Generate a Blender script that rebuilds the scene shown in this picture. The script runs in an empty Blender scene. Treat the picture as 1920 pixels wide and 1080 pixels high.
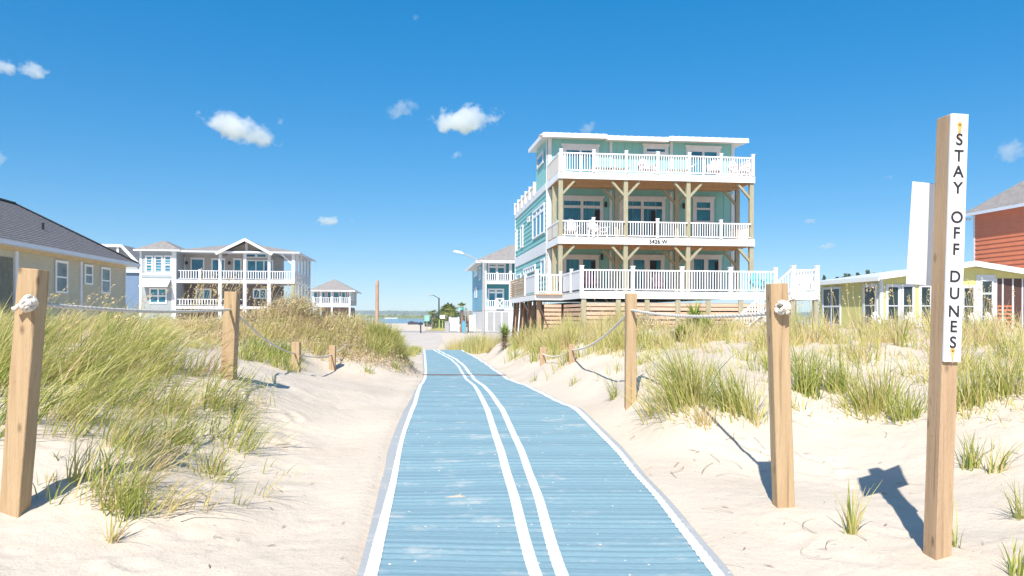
import bpy, math, random
import numpy as np
from mathutils import Vector, Matrix
R = math.radians
rng = np.random.default_rng(7)
random.seed(7)
S = bpy.context.scene
COL = S.collection

# ------------------------------------------------------------------ camera, sky, sun, exposure
F_PX, CX, HY, EYE, ROLL = 1500.0, 960.0, 590.0, 1.5, 0.004
cam_d = bpy.data.cameras.new("camera")
cam_d.sensor_width = 36.0
cam_d.lens = F_PX / 1920 * 36
cam_d.shift_y = (HY - 540) / 1920
cam_d.clip_start, cam_d.clip_end = 0.1, 12000
cam = bpy.data.objects.new("camera", cam_d)
COL.objects.link(cam)
cam.location = (0, 0, EYE)
cam.rotation_euler = (Matrix.Rotation(R(90), 4, 'X') @ Matrix.Rotation(ROLL, 4, 'Z')).to_euler()
S.camera = cam

SUN_EL, SUN_AZ = 47.0, 15.0          # shadows run away from the camera, a little to the right
w = bpy.data.worlds.new("World"); S.world = w; w.use_nodes = True
wt = w.node_tree; wt.nodes.clear()
sky = wt.nodes.new('ShaderNodeTexSky'); sky.sky_type = 'NISHITA'; sky.sun_disc = False
sky.sun_elevation = R(SUN_EL); sky.sun_rotation = R(180 + SUN_AZ)
sky.air_density = .8; sky.dust_density = .6; sky.ozone_density = 2.8; sky.altitude = 0
bgn = wt.nodes.new('ShaderNodeBackground'); bgn.inputs['Strength'].default_value = 0.15
won = wt.nodes.new('ShaderNodeOutputWorld')
wtc = wt.nodes.new('ShaderNodeTexCoord'); wmp = wt.nodes.new('ShaderNodeMapping'); wmp.inputs['Location'].default_value = (0, 0, .028)
wga = wt.nodes.new('ShaderNodeGamma'); wga.inputs[1].default_value = .55
whs = wt.nodes.new('ShaderNodeHueSaturation'); whs.inputs['Saturation'].default_value = 2.05
wt.links.new(wtc.outputs['Generated'], wmp.inputs[0]); wt.links.new(wmp.outputs[0], sky.inputs[0])
wt.links.new(sky.outputs[0], wga.inputs[0]); wt.links.new(wga.outputs[0], whs.inputs['Color']); wt.links.new(whs.outputs[0], bgn.inputs[0]); wt.links.new(bgn.outputs[0], won.inputs[0])
sl = bpy.data.lights.new("sun", 'SUN'); sl.energy = 3.0; sl.angle = R(0.55); sl.color = (1.0, 0.96, 0.895)
so = bpy.data.objects.new("sun", sl); COL.objects.link(so)
ce, se = math.cos(R(SUN_EL)), math.sin(R(SUN_EL))
SD = Vector((math.sin(R(SUN_AZ)) * ce, math.cos(R(SUN_AZ)) * ce, -se))
so.rotation_euler = SD.to_track_quat('-Z', 'Y').to_euler()
S.view_settings.view_transform = 'Standard'; S.view_settings.look = 'None'
S.view_settings.exposure = 1.15; S.view_settings.gamma = 1.0
try:
    S.cycles.use_denoising = True
    S.cycles.max_bounces = 8; S.cycles.diffuse_bounces = 4; S.cycles.transparent_max_bounces = 16
    S.cycles.volume_bounces = 10
except Exception: pass

# ------------------------------------------------------------------ helpers
def tag(o, label=None, cat=None, group=None, kind=None):
    if label: o['label'] = label
    if cat: o['category'] = cat
    if group: o['group'] = group
    if kind: o['kind'] = kind
    return o
def empty(name, loc=(0, 0, 0), rz=0.0, label=None, cat=None, group=None):
    o = bpy.data.objects.new(name, None); COL.objects.link(o)
    o.location = loc; o.rotation_euler = (0, 0, rz); o.empty_display_size = .2
    return tag(o, label, cat, group)
def copy_tree(o, parent=None):
    c = o.copy(); COL.objects.link(c); c.parent = parent
    for ch in list(o.children): copy_tree(ch, c)
    return c
def mesh_obj(name, V, Fc, mats, parent=None, mi=None, smooth=False):
    me = bpy.data.meshes.new(name)
    V = np.asarray(V, dtype=np.float32)
    if isinstance(Fc, np.ndarray) and Fc.ndim == 2:
        n, k = Fc.shape
        me.vertices.add(len(V)); me.vertices.foreach_set('co', V.ravel())
        me.loops.add(n * k); me.loops.foreach_set('vertex_index', Fc.astype(np.int32).ravel())
        me.polygons.add(n); me.polygons.foreach_set('loop_start', np.arange(0, n * k, k, dtype=np.int32))
        me.update(calc_edges=True)
    else:
        me.from_pydata([tuple(map(float, v)) for v in V], [], Fc)
    for m in (mats if isinstance(mats, (list, tuple)) else [mats]): me.materials.append(m)
    if mi is not None: me.polygons.foreach_set('material_index', np.asarray(mi, dtype=np.int32))
    me.polygons.foreach_set('use_smooth', np.full(len(me.polygons), bool(smooth)))
    me.update()
    o = bpy.data.objects.new(name, me); COL.objects.link(o)
    if parent is not None: o.parent = parent
    return o
class MB:
    def __init__(s): s.v = []; s.f = []; s.sm = False
    def add(s, vs, fs):
        b = len(s.v); s.v += [tuple(v) for v in vs]; s.f += [tuple(i + b for i in f) for f in fs]; return s
    def box(s, x0, x1, y0, y1, z0, z1):
        x0, x1 = sorted((x0, x1)); y0, y1 = sorted((y0, y1)); z0, z1 = sorted((z0, z1))
        return s.add([(x0,y0,z0),(x1,y0,z0),(x1,y1,z0),(x0,y1,z0),(x0,y0,z1),(x1,y0,z1),(x1,y1,z1),(x0,y1,z1)],
                     [(0,3,2,1),(4,5,6,7),(0,1,5,4),(1,2,6,5),(2,3,7,6),(3,0,4,7)])
    def beam(s, p, q, wd, ht, up=(0, 0, 1), taper=1.0):
        p, q = Vector(p), Vector(q); d = (q - p).normalized(); up = Vector(up)
        if abs(d.dot(up)) > .99: up = Vector((0, 1, 0))
        a = d.cross(up).normalized() * wd / 2; b = a.cross(d).normalized() * ht / 2
        vs = []
        for c, k in ((p, 1.0), (q, taper)):
            for i, j in ((-1,-1),(1,-1),(1,1),(-1,1)): vs.append(c + a*i*k + b*j*k)
        return s.add(vs, [(0,1,2,3),(7,6,5,4),(0,4,5,1),(1,5,6,2),(2,6,7,3),(3,7,4,0)])
    def tube(s, pts, r, n=8, caps=True):
        pts = [Vector(p) for p in pts]; rs = r if isinstance(r, (list, tuple)) else [r] * len(pts)
        vs = []; prev = None
        for i, p in enumerate(pts):
            d = (pts[min(i+1, len(pts)-1)] - pts[max(i-1, 0)]).normalized()
            if prev is None:
                a = d.orthogonal().normalized()
            else:
                a = (prev - d * prev.dot(d)).normalized()
            prev = a; b = d.cross(a)
            for k in range(n):
                t = 2*math.pi*k/n; vs.append(p + (a*math.cos(t) + b*math.sin(t)) * rs[i])
        fs = []
        for i in range(len(pts)-1):
            for k in range(n):
                fs.append((i*n+k, i*n+(k+1)%n, (i+1)*n+(k+1)%n, (i+1)*n+k))
        if caps: fs.append(tuple(range(n))[::-1]); fs.append(tuple((len(pts)-1)*n+k for k in range(n)))
        return s.add(vs, fs)
    def prism(s, poly, axis, a, b):
        """poly: list of 2D points; axis 'u': extruded along x from a to b (poly = y,z); 'v': along y (poly = x,z)"""
        n = len(poly); vs = []
        for t in (a, b):
            for p in poly: vs.append((t, p[0], p[1]) if axis == 'u' else (p[0], t, p[1]))
        fs = [tuple(range(n)), tuple(range(n, 2*n))[::-1]] + [(i, i+n, (i+1)%n+n, (i+1)%n) for i in range(n)]
        return s.add(vs, fs)
    def build_each(s, name, m, parent=None):
        for i in range(0, len(s.v), 8):
            q = MB(); q.v = s.v[i:i+8]; q.f = [tuple(j-i for j in f) for f in s.f[i//8*6:i//8*6+6]]; q.build(name, m, parent)
    def build(s, name, m, parent=None, smooth=False):
        o = mesh_obj(name, s.v, s.f, m, parent, smooth=smooth)
        import bmesh
        bm = bmesh.new(); bm.from_mesh(o.data); bmesh.ops.recalc_face_normals(bm, faces=bm.faces); bm.to_mesh(o.data); bm.free()
        return o

def text_mesh(name, body, size, m, parent, extrude, offset):
    cu = bpy.data.curves.new(name, 'FONT'); cu.body = body; cu.size = size; cu.align_x = 'CENTER'; cu.align_y = 'CENTER'; cu.extrude = extrude; cu.offset = offset
    tmp = bpy.data.objects.new('tmp', cu); COL.objects.link(tmp); bpy.context.view_layer.update()
    me = bpy.data.meshes.new_from_object(tmp.evaluated_get(bpy.context.evaluated_depsgraph_get())); bpy.data.objects.remove(tmp); bpy.data.curves.remove(cu)
    me.name = name; me.materials.clear(); me.materials.append(m); o = bpy.data.objects.new(name, me); COL.objects.link(o); o.parent = parent; return o
# pixel (of the 1920 x 1080 photograph) + distance -> world point, used only to survey the place
def at(px, py, d):
    x, y = px - CX, py - HY
    xx, yy = x + ROLL*y, y - ROLL*x
    return Vector((xx*d/F_PX, d, EYE - yy*d/F_PX))
class Frame:
    def __init__(s, px, d, base, ang):
        s.o = Vector(((px-CX)/F_PX*d, d)); s.base = base; s.ang = ang
        s.U = Vector((math.cos(ang), math.sin(ang))); s.V = Vector((-math.sin(ang), math.cos(ang)))
    def u(s, px, v):
        k = (px-CX)/F_PX; A = s.o + s.V*v
        return -(A.x - k*A.y) / (s.U.x - k*s.U.y)
    def v(s, px, u):
        k = (px-CX)/F_PX; A = s.o + s.U*u
        return -(A.x - k*A.y) / (s.V.x - k*s.V.y)
    def z(s, py, u, v):
        P = s.o + s.U*u + s.V*v; px = CX + P.x/P.y*F_PX
        return EYE - ((py-HY) - ROLL*(px-CX)) * P.y/F_PX - s.base
    def zz(s, px, py, v): return s.z(py, s.u(px, v), v)
ANG = math.atan2(180, 1500)

# ------------------------------------------------------------------ materials
def nn(t, typ, **kw):
    n = t.nodes.new(typ)
    for k, v in kw.items(): setattr(n, k, v)
    return n
def mat(name, col, rough=.6, var=.12, scale=6.0, bump=0.0, bscale=40.0, spec=.3, metal=0.0, stretch=(1,1,1), col2=None, trans=0.0):
    m = bpy.data.materials.new(name); m.use_nodes = True; t = m.node_tree; p = t.nodes['Principled BSDF']
    p.inputs['Roughness'].default_value = rough; p.inputs['Specular IOR Level'].default_value = spec
    p.inputs['Metallic'].default_value = metal
    tc = nn(t, 'ShaderNodeTexCoord'); mp = nn(t, 'ShaderNodeMapping'); mp.inputs['Scale'].default_value = stretch
    t.links.new(tc.outputs['Object'], mp.inputs[0])
    no = nn(t, 'ShaderNodeTexNoise'); no.inputs['Scale'].default_value = scale; no.inputs['Detail'].default_value = 6
    t.links.new(mp.outputs[0], no.inputs['Vector'])
    rp = nn(t, 'ShaderNodeValToRGB'); c = np.array(col)
    c2 = np.array(col2) if col2 is not None else np.clip(c * (1-2*var), 0, 1)
    rp.color_ramp.elements[0].position = .3; rp.color_ramp.elements[1].position = .7
    rp.color_ramp.elements[0].color = (*c2, 1); rp.color_ramp.elements[1].color = (*c, 1)
    t.links.new(no.outputs['Fac'], rp.inputs[0]); t.links.new(rp.outputs[0], p.inputs['Base Color'])
    if bump:
        n2 = nn(t, 'ShaderNodeTexNoise'); n2.inputs['Scale'].default_value = bscale; n2.inputs['Detail'].default_value = 4
        t.links.new(mp.outputs[0], n2.inputs['Vector'])
        b = nn(t, 'ShaderNodeBump'); b.inputs['Strength'].default_value = bump; b.inputs['Distance'].default_value = .02
        t.links.new(n2.outputs['Fac'], b.inputs['Height']); t.links.new(b.outputs[0], p.inputs['Normal'])
    return m
def wood(name, col, col2, grey=.0):
    m = mat(name, col, .75, .1, 2.5, .45, 30, .2, stretch=(9, 9, .6), col2=col2); t = m.node_tree; p = t.nodes['Principled BSDF']
    src = p.inputs['Base Color'].links[0].from_socket; tc = nn(t, 'ShaderNodeTexCoord')
    def layer(vec_scale, scale, lo, hi, colr, src, typ='NOISE', fac=1.0, seed=0):
        mp = nn(t, 'ShaderNodeMapping'); mp.inputs['Scale'].default_value = vec_scale; mp.inputs['Location'].default_value = (seed, seed*.7, seed*.3); t.links.new(tc.outputs['Object'], mp.inputs[0])
        n = nn(t, 'ShaderNodeTexNoise' if typ == 'NOISE' else 'ShaderNodeTexVoronoi'); n.inputs['Scale'].default_value = scale; t.links.new(mp.outputs[0], n.inputs['Vector'])
        r = nn(t, 'ShaderNodeMapRange'); r.inputs['From Min'].default_value = lo; r.inputs['From Max'].default_value = hi; r.inputs['To Max'].default_value = fac
        t.links.new(n.outputs['Fac' if typ == 'NOISE' else 'Distance'], r.inputs['Value'])
        x = nn(t, 'ShaderNodeMix', data_type='RGBA'); x.inputs[7].default_value = (*colr, 1); t.links.new(r.outputs[0], x.inputs[0]); t.links.new(src, x.inputs[6]); return x.outputs[2]
    c2 = np.array(col2)
    s1 = layer((55, 55, 1.2), 1.0, .60, .72, tuple(c2*.55), src, fac=.6)                     # drying cracks
    s2 = layer((9, 9, 4.5), 1.0, .20, .08, tuple(c2*.45), s1, 'VORONOI', .85, 3.1)           # knots
    s3 = layer((2, 2, 1.4), 1.0, .5, .75, (.46, .40, .33), s2, fac=.35+grey, seed=5)         # greyed patches
    t.links.new(s3, p.inputs['Base Color']); return m
def leaf_mat(name, stops, trans=.35, rough=.55):
    """colour picked by the per-face attribute 'rnd'"""
    m = bpy.data.materials.new(name); m.use_nodes = True; t = m.node_tree; p = t.nodes['Principled BSDF']
    a = nn(t, 'ShaderNodeAttribute'); a.attribute_name = 'rnd'
    rp = nn(t, 'ShaderNodeValToRGB'); e = rp.color_ramp.elements
    e[0].position, e[0].color = stops[0][0], (*stops[0][1], 1)
    e[1].position, e[1].color = stops[-1][0], (*stops[-1][1], 1)
    for q, c in stops[1:-1]:
        x = e.new(q); x.color = (*c, 1)
    t.links.new(a.outputs['Fac'], rp.inputs[0]); t.links.new(rp.outputs[0], p.inputs['Base Color'])
    p.inputs['Roughness'].default_value = rough; p.inputs['Specular IOR Level'].default_value = .25
    tr = nn(t, 'ShaderNodeBsdfTranslucent'); t.links.new(rp.outputs[0], tr.inputs[0])
    mx = nn(t, 'ShaderNodeMixShader'); mx.inputs[0].default_value = trans
    out = t.nodes['Material Output']
    t.links.new(p.outputs[0], mx.inputs[1]); t.links.new(tr.outputs[0], mx.inputs[2]); t.links.new(mx.outputs[0], out.inputs[0])
    return m
def sand_mat():
    m = bpy.data.materials.new('sand'); m.use_nodes = True; t = m.node_tree; p = t.nodes['Principled BSDF']
    tc = nn(t, 'ShaderNodeTexCoord')
    n1 = nn(t, 'ShaderNodeTexNoise'); n1.inputs['Scale'].default_value = .9; n1.inputs['Detail'].default_value = 8
    n2 = nn(t, 'ShaderNodeTexNoise'); n2.inputs['Scale'].default_value = 60; n2.inputs['Detail'].default_value = 5; n2.inputs['Roughness'].default_value = .7
    n3 = nn(t, 'ShaderNodeTexNoise'); n3.inputs['Scale'].default_value = 9; n3.inputs['Detail'].default_value = 6; n3.inputs['Roughness'].default_value = .62
    for n in (n1, n2, n3): t.links.new(tc.outputs['Object'], n.inputs['Vector'])
    r1 = nn(t, 'ShaderNodeValToRGB'); e = r1.color_ramp.elements
    e[0].position, e[0].color = .30, (.56, .475, .38, 1); e[1].position, e[1].color = .68, (.65, .56, .455, 1)
    t.links.new(n1.outputs['Fac'], r1.inputs[0])
    r2 = nn(t, 'ShaderNodeValToRGB'); e = r2.color_ramp.elements
    e[0].position, e[0].color = .30, (.82, .78, .74, 1); e[1].position, e[1].color = .5, (1, 1, 1, 1)
    t.links.new(n2.outputs['Fac'], r2.inputs[0])
    mx = nn(t, 'ShaderNodeMix', data_type='RGBA', blend_type='MULTIPLY'); mx.inputs[0].default_value = .75
    t.links.new(r1.outputs[0], mx.inputs[6]); t.links.new(r2.outputs[0], mx.inputs[7])
    # dark flecks of shell and dried weed
    vo = nn(t, 'ShaderNodeTexVoronoi'); vo.inputs['Scale'].default_value = 7; t.links.new(tc.outputs['Object'], vo.inputs['Vector'])
    r3 = nn(t, 'ShaderNodeValToRGB'); e = r3.color_ramp.elements
    e[0].position, e[0].color = .04, (.6, .5, .4, 1); e[1].position, e[1].color = .07, (1, 1, 1, 1)
    t.links.new(vo.outputs['Distance'], r3.inputs[0])
    mx2 = nn(t, 'ShaderNodeMix', data_type='RGBA', blend_type='MULTIPLY'); mx2.inputs[0].default_value = .55
    t.links.new(mx.outputs[2], mx2.inputs[6]); t.links.new(r3.outputs[0], mx2.inputs[7])
    t.links.new(mx2.outputs[2], p.inputs['Base Color'])
    ad = nn(t, 'ShaderNodeMath', operation='MULTIPLY_ADD'); ad.inputs[1].default_value = .25
    t.links.new(n2.outputs['Fac'], ad.inputs[0]); t.links.new(n3.outputs['Fac'], ad.inputs[2])
    b = nn(t, 'ShaderNodeBump'); b.inputs['Strength'].default_value = .5; b.inputs['Distance'].default_value = .04
    t.links.new(ad.outputs[0], b.inputs['Height']); t.links.new(b.outputs[0], p.inputs['Normal'])
    p.inputs['Roughness'].default_value = .95; p.inputs['Specular IOR Level'].default_value = .1
    return m
M = {}
M['sand'] = sand_mat()
M['white'] = mat('white paint', (.86, .86, .86), .45, .02, 3)
M['white2'] = mat('weathered white paint', (.76, .77, .79), .5, .05, 3)
M['trimgrey'] = mat('pale grey trim', (.66, .70, .76), .5, .03, 3)
M['pine'] = wood('new pine', (.54, .385, .225), (.43, .285, .16), .1)
M['oldpine'] = wood('weathered pine', (.54, .37, .225), (.42, .28, .17), .1)
M['treated'] = mat('treated timber', (.42, .39, .27), .7, .1, 3, .1, 30, .2, stretch=(6, 6, 1), col2=(.33, .30, .20))
M['cedar'] = mat('deck boards', (.58, .38, .20), .7, .1, 3, .1, 20, .2, stretch=(6, 1, 1), col2=(.46, .28, .14))
M['slat'] = mat('peach slats', (.72, .50, .37), .7, .1, 2, .1, 20, .2, stretch=(1, 1, 8), col2=(.60, .38, .26))
M['dark'] = mat('painted underfloor shade', (.03, .03, .035), .8, .1)
M['black'] = mat('black metal', (.02, .02, .025), .4, .05)
M['teal'] = mat('turquoise siding', (.22, .50, .50), .55, .04, 1.5)
M['tealwall'] = mat('turquoise board wall', (.26, .58, .55), .55, .04, 1.2)
M['rope'] = mat('white rope', (.86, .79, .69), .8, .1, 25, .8, 120, .1, stretch=(1, 1, 1))
M['metalroof'] = mat('metal roof', (.72, .74, .76), .4, .03, 2)
M['shingle'] = mat('grey shingles', (.27, .25, .25), .9, .2, 5, .5, 25, .1, stretch=(1, 1, 3))
M['shingle2'] = mat('tan grey shingles', (.33, .30, .28), .9, .15, 3, .4, 20, .1)
M['beige'] = mat('beige siding', (.54, .50, .36), .6, .04, 2)
M['grey'] = mat('grey siding', (.36, .40, .42), .6, .05, 2)
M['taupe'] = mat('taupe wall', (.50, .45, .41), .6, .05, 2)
M['bluewall'] = mat('slate blue siding', (.16, .24, .36), .6, .05, 2)
M['skyblue'] = mat('bright blue siding', (.20, .46, .62), .6, .04, 2)
M['darkteal'] = mat('dark teal wall', (.03, .26, .30), .6, .04, 2)
M['yellow'] = mat('yellow siding', (.66, .62, .24), .6, .05, 2)
M['red'] = mat('orange red siding', (.66, .20, .095), .6, .06, 2)
M['screen'] = mat('porch screen', (.10, .05, .04), .6, .1)
M['pink'] = mat('pale pink plastic', (.74, .62, .62), .5, .03)
M['plum'] = mat('plum plastic', (.09, .03, .06), .5, .05)
M['aqua'] = mat('aqua plastic', (.05, .55, .60), .45, .04)
M['signw'] = mat('sign white', (.80, .79, .78), .4, .03, 3)
M['green'] = mat('sign green', (.28, .56, .46), .4, .05)
M['lime'] = mat('lime paint', (.45, .58, .16), .5, .05)
M['concrete'] = mat('concrete', (.42, .41, .40), .9, .06, 3)
M['bouncepanel'] = mat('bounce tinted panel', (.80, .72, .62), .5, .03, 2)  # white panels with the warm sand bounce mixed into their colour; soffits share it
def glass_mat():
    m = bpy.data.materials.new('window glass'); m.use_nodes = True; t = m.node_tree; p = t.nodes['Principled BSDF']
    p.inputs['Base Color'].default_value = (.015, .12, .19, 1); p.inputs['Roughness'].default_value = .08
    p.inputs['Specular IOR Level'].default_value = .32
    tc = nn(t, 'ShaderNodeTexCoord'); n = nn(t, 'ShaderNodeTexNoise'); n.inputs['Scale'].default_value = .9
    t.links.new(tc.outputs['Object'], n.inputs['Vector'])
    rp = nn(t, 'ShaderNodeValToRGB'); e = rp.color_ramp.elements
    e[0].position, e[0].color = .4, (.01, .15, .26, 1); e[1].position, e[1].color = .6, (.03, .26, .36, 1)
    t.links.new(n.outputs['Fac'], rp.inputs[0]); t.links.new(rp.outputs[0], p.inputs['Base Color'])
    return m
M['glass'] = glass_mat()
M['glassdark'] = mat('dark green glass', (.035, .06, .065), .1, .3, 1.5, spec=.35)
M['glassgrey'] = mat('glass with painted pale reflection', (.20, .27, .27), .15, .25, 1.5, spec=.4)  # reflection on the panes painted in as a pale base colour
M['curtain'] = mat('dark curtain', (.01, .015, .02), .8, .1)

# ------------------------------------------------------------------ ground survey
# mat rows: photo row, ground height, outer grey L, white L outer, white L inner, line1 L/R, line2 L/R, white R inner, white R outer, grey R
MROWS = [
 (1200, -.04, 630, 652, 682, 1052, 1080, 1110, 1136, 1432, 1462, 1482),
 (1080, 0.0, 671, 686, 711, 994, 1019, 1044, 1069, 1340, 1363, 1380),
 (932, .08, 709, 725, 740, 955, 973, 1000, 1017, 1223, 1236, 1249),
 (823, .20, 736, 752, 760, 925, 938, 961, 973, 1129, 1140, 1150),
 (765, .30, 761, 772, 780, 907, 917, 934, 944, 1066, 1077, 1083),
 (740, .30, 775, 780, 787, 896, 904, 918, 926, 1018, 1027, 1032),
 (723, .25, 784, 787, 793, 886, 892, 902, 909, 980, 987, 991),
 (709, .12, 793, 795, 800, 870, 875, 884, 890, 945, 951, 954),
 (682, .0, 793, 796, 800, 853, 857, 863, 868, 908, 913, 916),
 (657, -.1, 792, 794, 797, 812, 815, 819, 822, 864, 867, 869)]
mrow = []
for r in MROWS:
    d = F_PX*(EYE - r[1])/(r[0]-HY)
    mrow.append([d, r[1]] + [(c-CX)/F_PX*d for c in r[2:]])
mrow = np.array(mrow)
def pchip(x, xs, ys):
    h = np.diff(xs); dl = np.diff(ys)/h; m = np.zeros_like(ys)
    for i in range(1, len(xs)-1):
        if dl[i-1]*dl[i] > 0:
            w1, w2 = 2*h[i]+h[i-1], h[i]+2*h[i-1]; m[i] = (w1+w2)/(w1/dl[i-1]+w2/dl[i])
    m[0], m[-1] = dl[0], dl[-1]
    x = np.clip(x, xs[0], xs[-1]); i = np.clip(np.searchsorted(xs, x)-1, 0, len(xs)-2); t = (x-xs[i])/h[i]
    return (ys[i]*(1+2*t)*(1-t)**2 + h[i]*m[i]*t*(1-t)**2 + ys[i+1]*t*t*(3-2*t) + h[i]*m[i+1]*t*t*(t-1))
def mcol(y, k): return pchip(np.asarray(y, float), mrow[:, 0], mrow[:, k])
MAT_Y0, MAT_Y1 = mrow[0, 0], mrow[-1, 0]
CP = []   # terrain control points
def cp(px, py, d): p = at(px, py, d); CP.append((p.x, p.y, p.z))
for a in [(30,948,5.2),(430,700,9.4),(553,700,14),(624,695,16.5),(1183,732,9.4),(1466,950,5.8),(1755,1040,4.7),(1018,682,17),(1072,680,14),
          (450,705,9.6),(700,690,17),(620,760,10.0),(560,722,11),(620,850,8.0),(500,900,6.7),(520,800,8.6),(350,1000,5.3),(100,1000,4.95),(200,900,5.7),
          (200,760,7.9),(0,800,6.4),(0,655,10),(200,655,10.2),(350,662,10.7),(100,625,15),(300,622,15.5),(420,618,16),
          (500,598,19),(600,603,19),(700,620,19.5),(755,645,20.5),(785,668,24),(480,668,13.5),(560,645,17),(650,655,18),
          (1000,690,17),(1100,682,13.5),(1200,700,10),(1300,690,9.5),(1300,760,8.2),(1400,850,7.4),(1600,800,8.2),(1600,900,6.7),(1650,885,6.85),(1560,1000,5.3),
          (1850,900,6.1),(1850,750,7.6),(1600,700,9.8),(1900,680,9.4),(1500,660,11),(1500,625,15),(1800,622,14),(1200,640,15.5),
          (1050,640,21),(1000,634,25),(930,644,28),(870,652,33),(1350,628,17),(1950,620,14),(-100,620,15)]: cp(*a)
for p in [(-12,3,.3),(12,3,.4),(-8,0,.05),(8,0,.1),(0,0,-.05),(-16,12,1.1),(16,10,1.2),(-25,20,1.1),(25,20,1.1),(-14,24,.7),(-8,26,.3),
          (14,24,.8),(6,27,.3),(22,28,.5),(-25,30,.5),(3.5,33,0),(-10,32,-.2),(12,33,0)]: CP.append(p)
for y in (3.5, 4.6, 5.5, 7, 8.4, 10.3, 12, 14, 17.5, 21, 24.5, 30, 35):
    for k in (2, 11): CP.append((float(mcol(y, k)), y, float(mcol(y, 1))))
CPa = np.array(CP)
def tps_fit(P, lam=.02):
    n = len(P); d2 = ((P[:, None, :2]-P[None, :, :2])**2).sum(-1)
    K = np.where(d2 > 0, d2*np.log(np.maximum(d2, 1e-12))*.5, 0) + lam*np.eye(n)
    A = np.zeros((n+3, n+3)); A[:n, :n] = K; A[:n, n] = 1; A[:n, n+1:] = P[:, :2]; A[n, :n] = 1; A[n+1:, :n] = P[:, :2].T
    return np.linalg.solve(A, np.concatenate([P[:, 2], np.zeros(3)]))
TW = tps_fit(CPa)
def vnoise(x, y, seed=0):
    xi, yi = np.floor(x), np.floor(y); fx, fy = x-xi, y-yi
    fx, fy = fx*fx*(3-2*fx), fy*fy*(3-2*fy)
    def h(a, b): return np.modf(np.abs(np.sin(a*127.1+b*311.7+seed*74.7)*43758.5453))[0]
    return (h(xi,yi)*(1-fx)+h(xi+1,yi)*fx)*(1-fy)+(h(xi,yi+1)*(1-fx)+h(xi+1,yi+1)*fx)*fy
def sstep(a, b, x): t = np.clip((x-a)/(b-a), 0, 1); return t*t*(3-2*t)
FLAT = -.42
FOOT = [(random.uniform(-3.6, -.9) if i % 5 < 3 else random.uniform(1.3, 4.6), random.uniform(4.2, 12), random.uniform(0, 3.14), random.uniform(.07, .15), random.uniform(.008, .022)) for i in range(260)]
def ground(x, y):
    x = np.atleast_1d(np.asarray(x, float)); y = np.atleast_1d(np.asarray(y, float)); z = np.zeros(x.shape)
    near = (np.abs(x) < 60) & (y > -30) & (y < 60); xn, yn = x[near], y[near]
    xc, yc = np.clip(xn, -26, 26), np.clip(yn, 0, 38)
    out = np.empty(len(xn))
    for i in range(0, len(xn), 40000):
        s = slice(i, i+40000)
        d2 = (xc[s, None]-CPa[None, :, 0])**2 + (yc[s, None]-CPa[None, :, 1])**2
        out[s] = (np.where(d2 > 0, d2*np.log(np.maximum(d2, 1e-12))*.5, 0) @ TW[:-3]) + TW[-3] + TW[-2]*xc[s] + TW[-1]*yc[s]
    out = np.clip(out, -.3, 1.6)
    out += (vnoise(xn*.9, yn*.9, 1)-.5)*.10 + (vnoise(xn*2.3, yn*2.3, 2)-.5)*.03
    out += (vnoise(xn*5, yn*5, 3)-.5)*.013 + (vnoise(xn*11, yn*11, 4)-.5)*.010
    for (fx_, fy_, fa, fl, fd) in FOOT:
        q = (np.abs(xn-fx_) < .35) & (np.abs(yn-fy_) < .35)
        if not q.any(): continue
        dx, dy = xn[q]-fx_, yn[q]-fy_; a_ = (dx*math.cos(fa)+dy*math.sin(fa))/fl; b_ = (-dx*math.sin(fa)+dy*math.cos(fa))/(fl*.48); r2 = a_*a_+b_*b_
        out[q] += fd*(-np.exp(-r2*1.6) + .55*np.exp(-(np.sqrt(r2)-1.45)**2*5))
    # the access mat lies on levelled sand
    l, r, mz = mcol(yn, 2), mcol(yn, 11), mcol(yn, 1)
    dist = np.maximum(np.maximum(l-xn, xn-r), 0)
    k = sstep(.02, .75, dist)
    out = np.where((yn > MAT_Y0-1.5) & (yn < MAT_Y1+.5), (mz-.035 + .02*sstep(0, .12, dist))*(1-k)+out*k, out)
    fade = sstep(27, 37, yn); edge = sstep(26, 55, np.abs(xn))
    lot = FLAT + 1.3*sstep(8, 16, np.abs(xn+1.5))*(1-sstep(75, 100, yn))*0
    fade = np.maximum(fade, edge)
    inmat = (yn <= MAT_Y1+.5) & (dist < .6)
    fade = np.where(inmat, sstep(MAT_Y1-3, MAT_Y1+3, yn)*.9, fade)
    z[:] = FLAT
    z[near] = out*(1-fade) + FLAT*fade
    z = np.where(y > 168, FLAT - 2.2*sstep(168, 190, y), z)
    return z
def gz(x, y): return float(ground(x, y)[0])
def hit(px, py, d0=4.0, d1=40.0):
    """where the line of sight through a photo pixel meets the sand"""
    ds = np.arange(d0, d1, .05); x, y = px-CX, py-HY
    X, Z = (x+ROLL*y)*ds/F_PX, EYE-(y-ROLL*x)*ds/F_PX
    g = ground(X, ds); i = np.argmax(Z < g)
    if not (Z < g).any(): i = -1
    return float(X[i]), float(ds[i])

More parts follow.
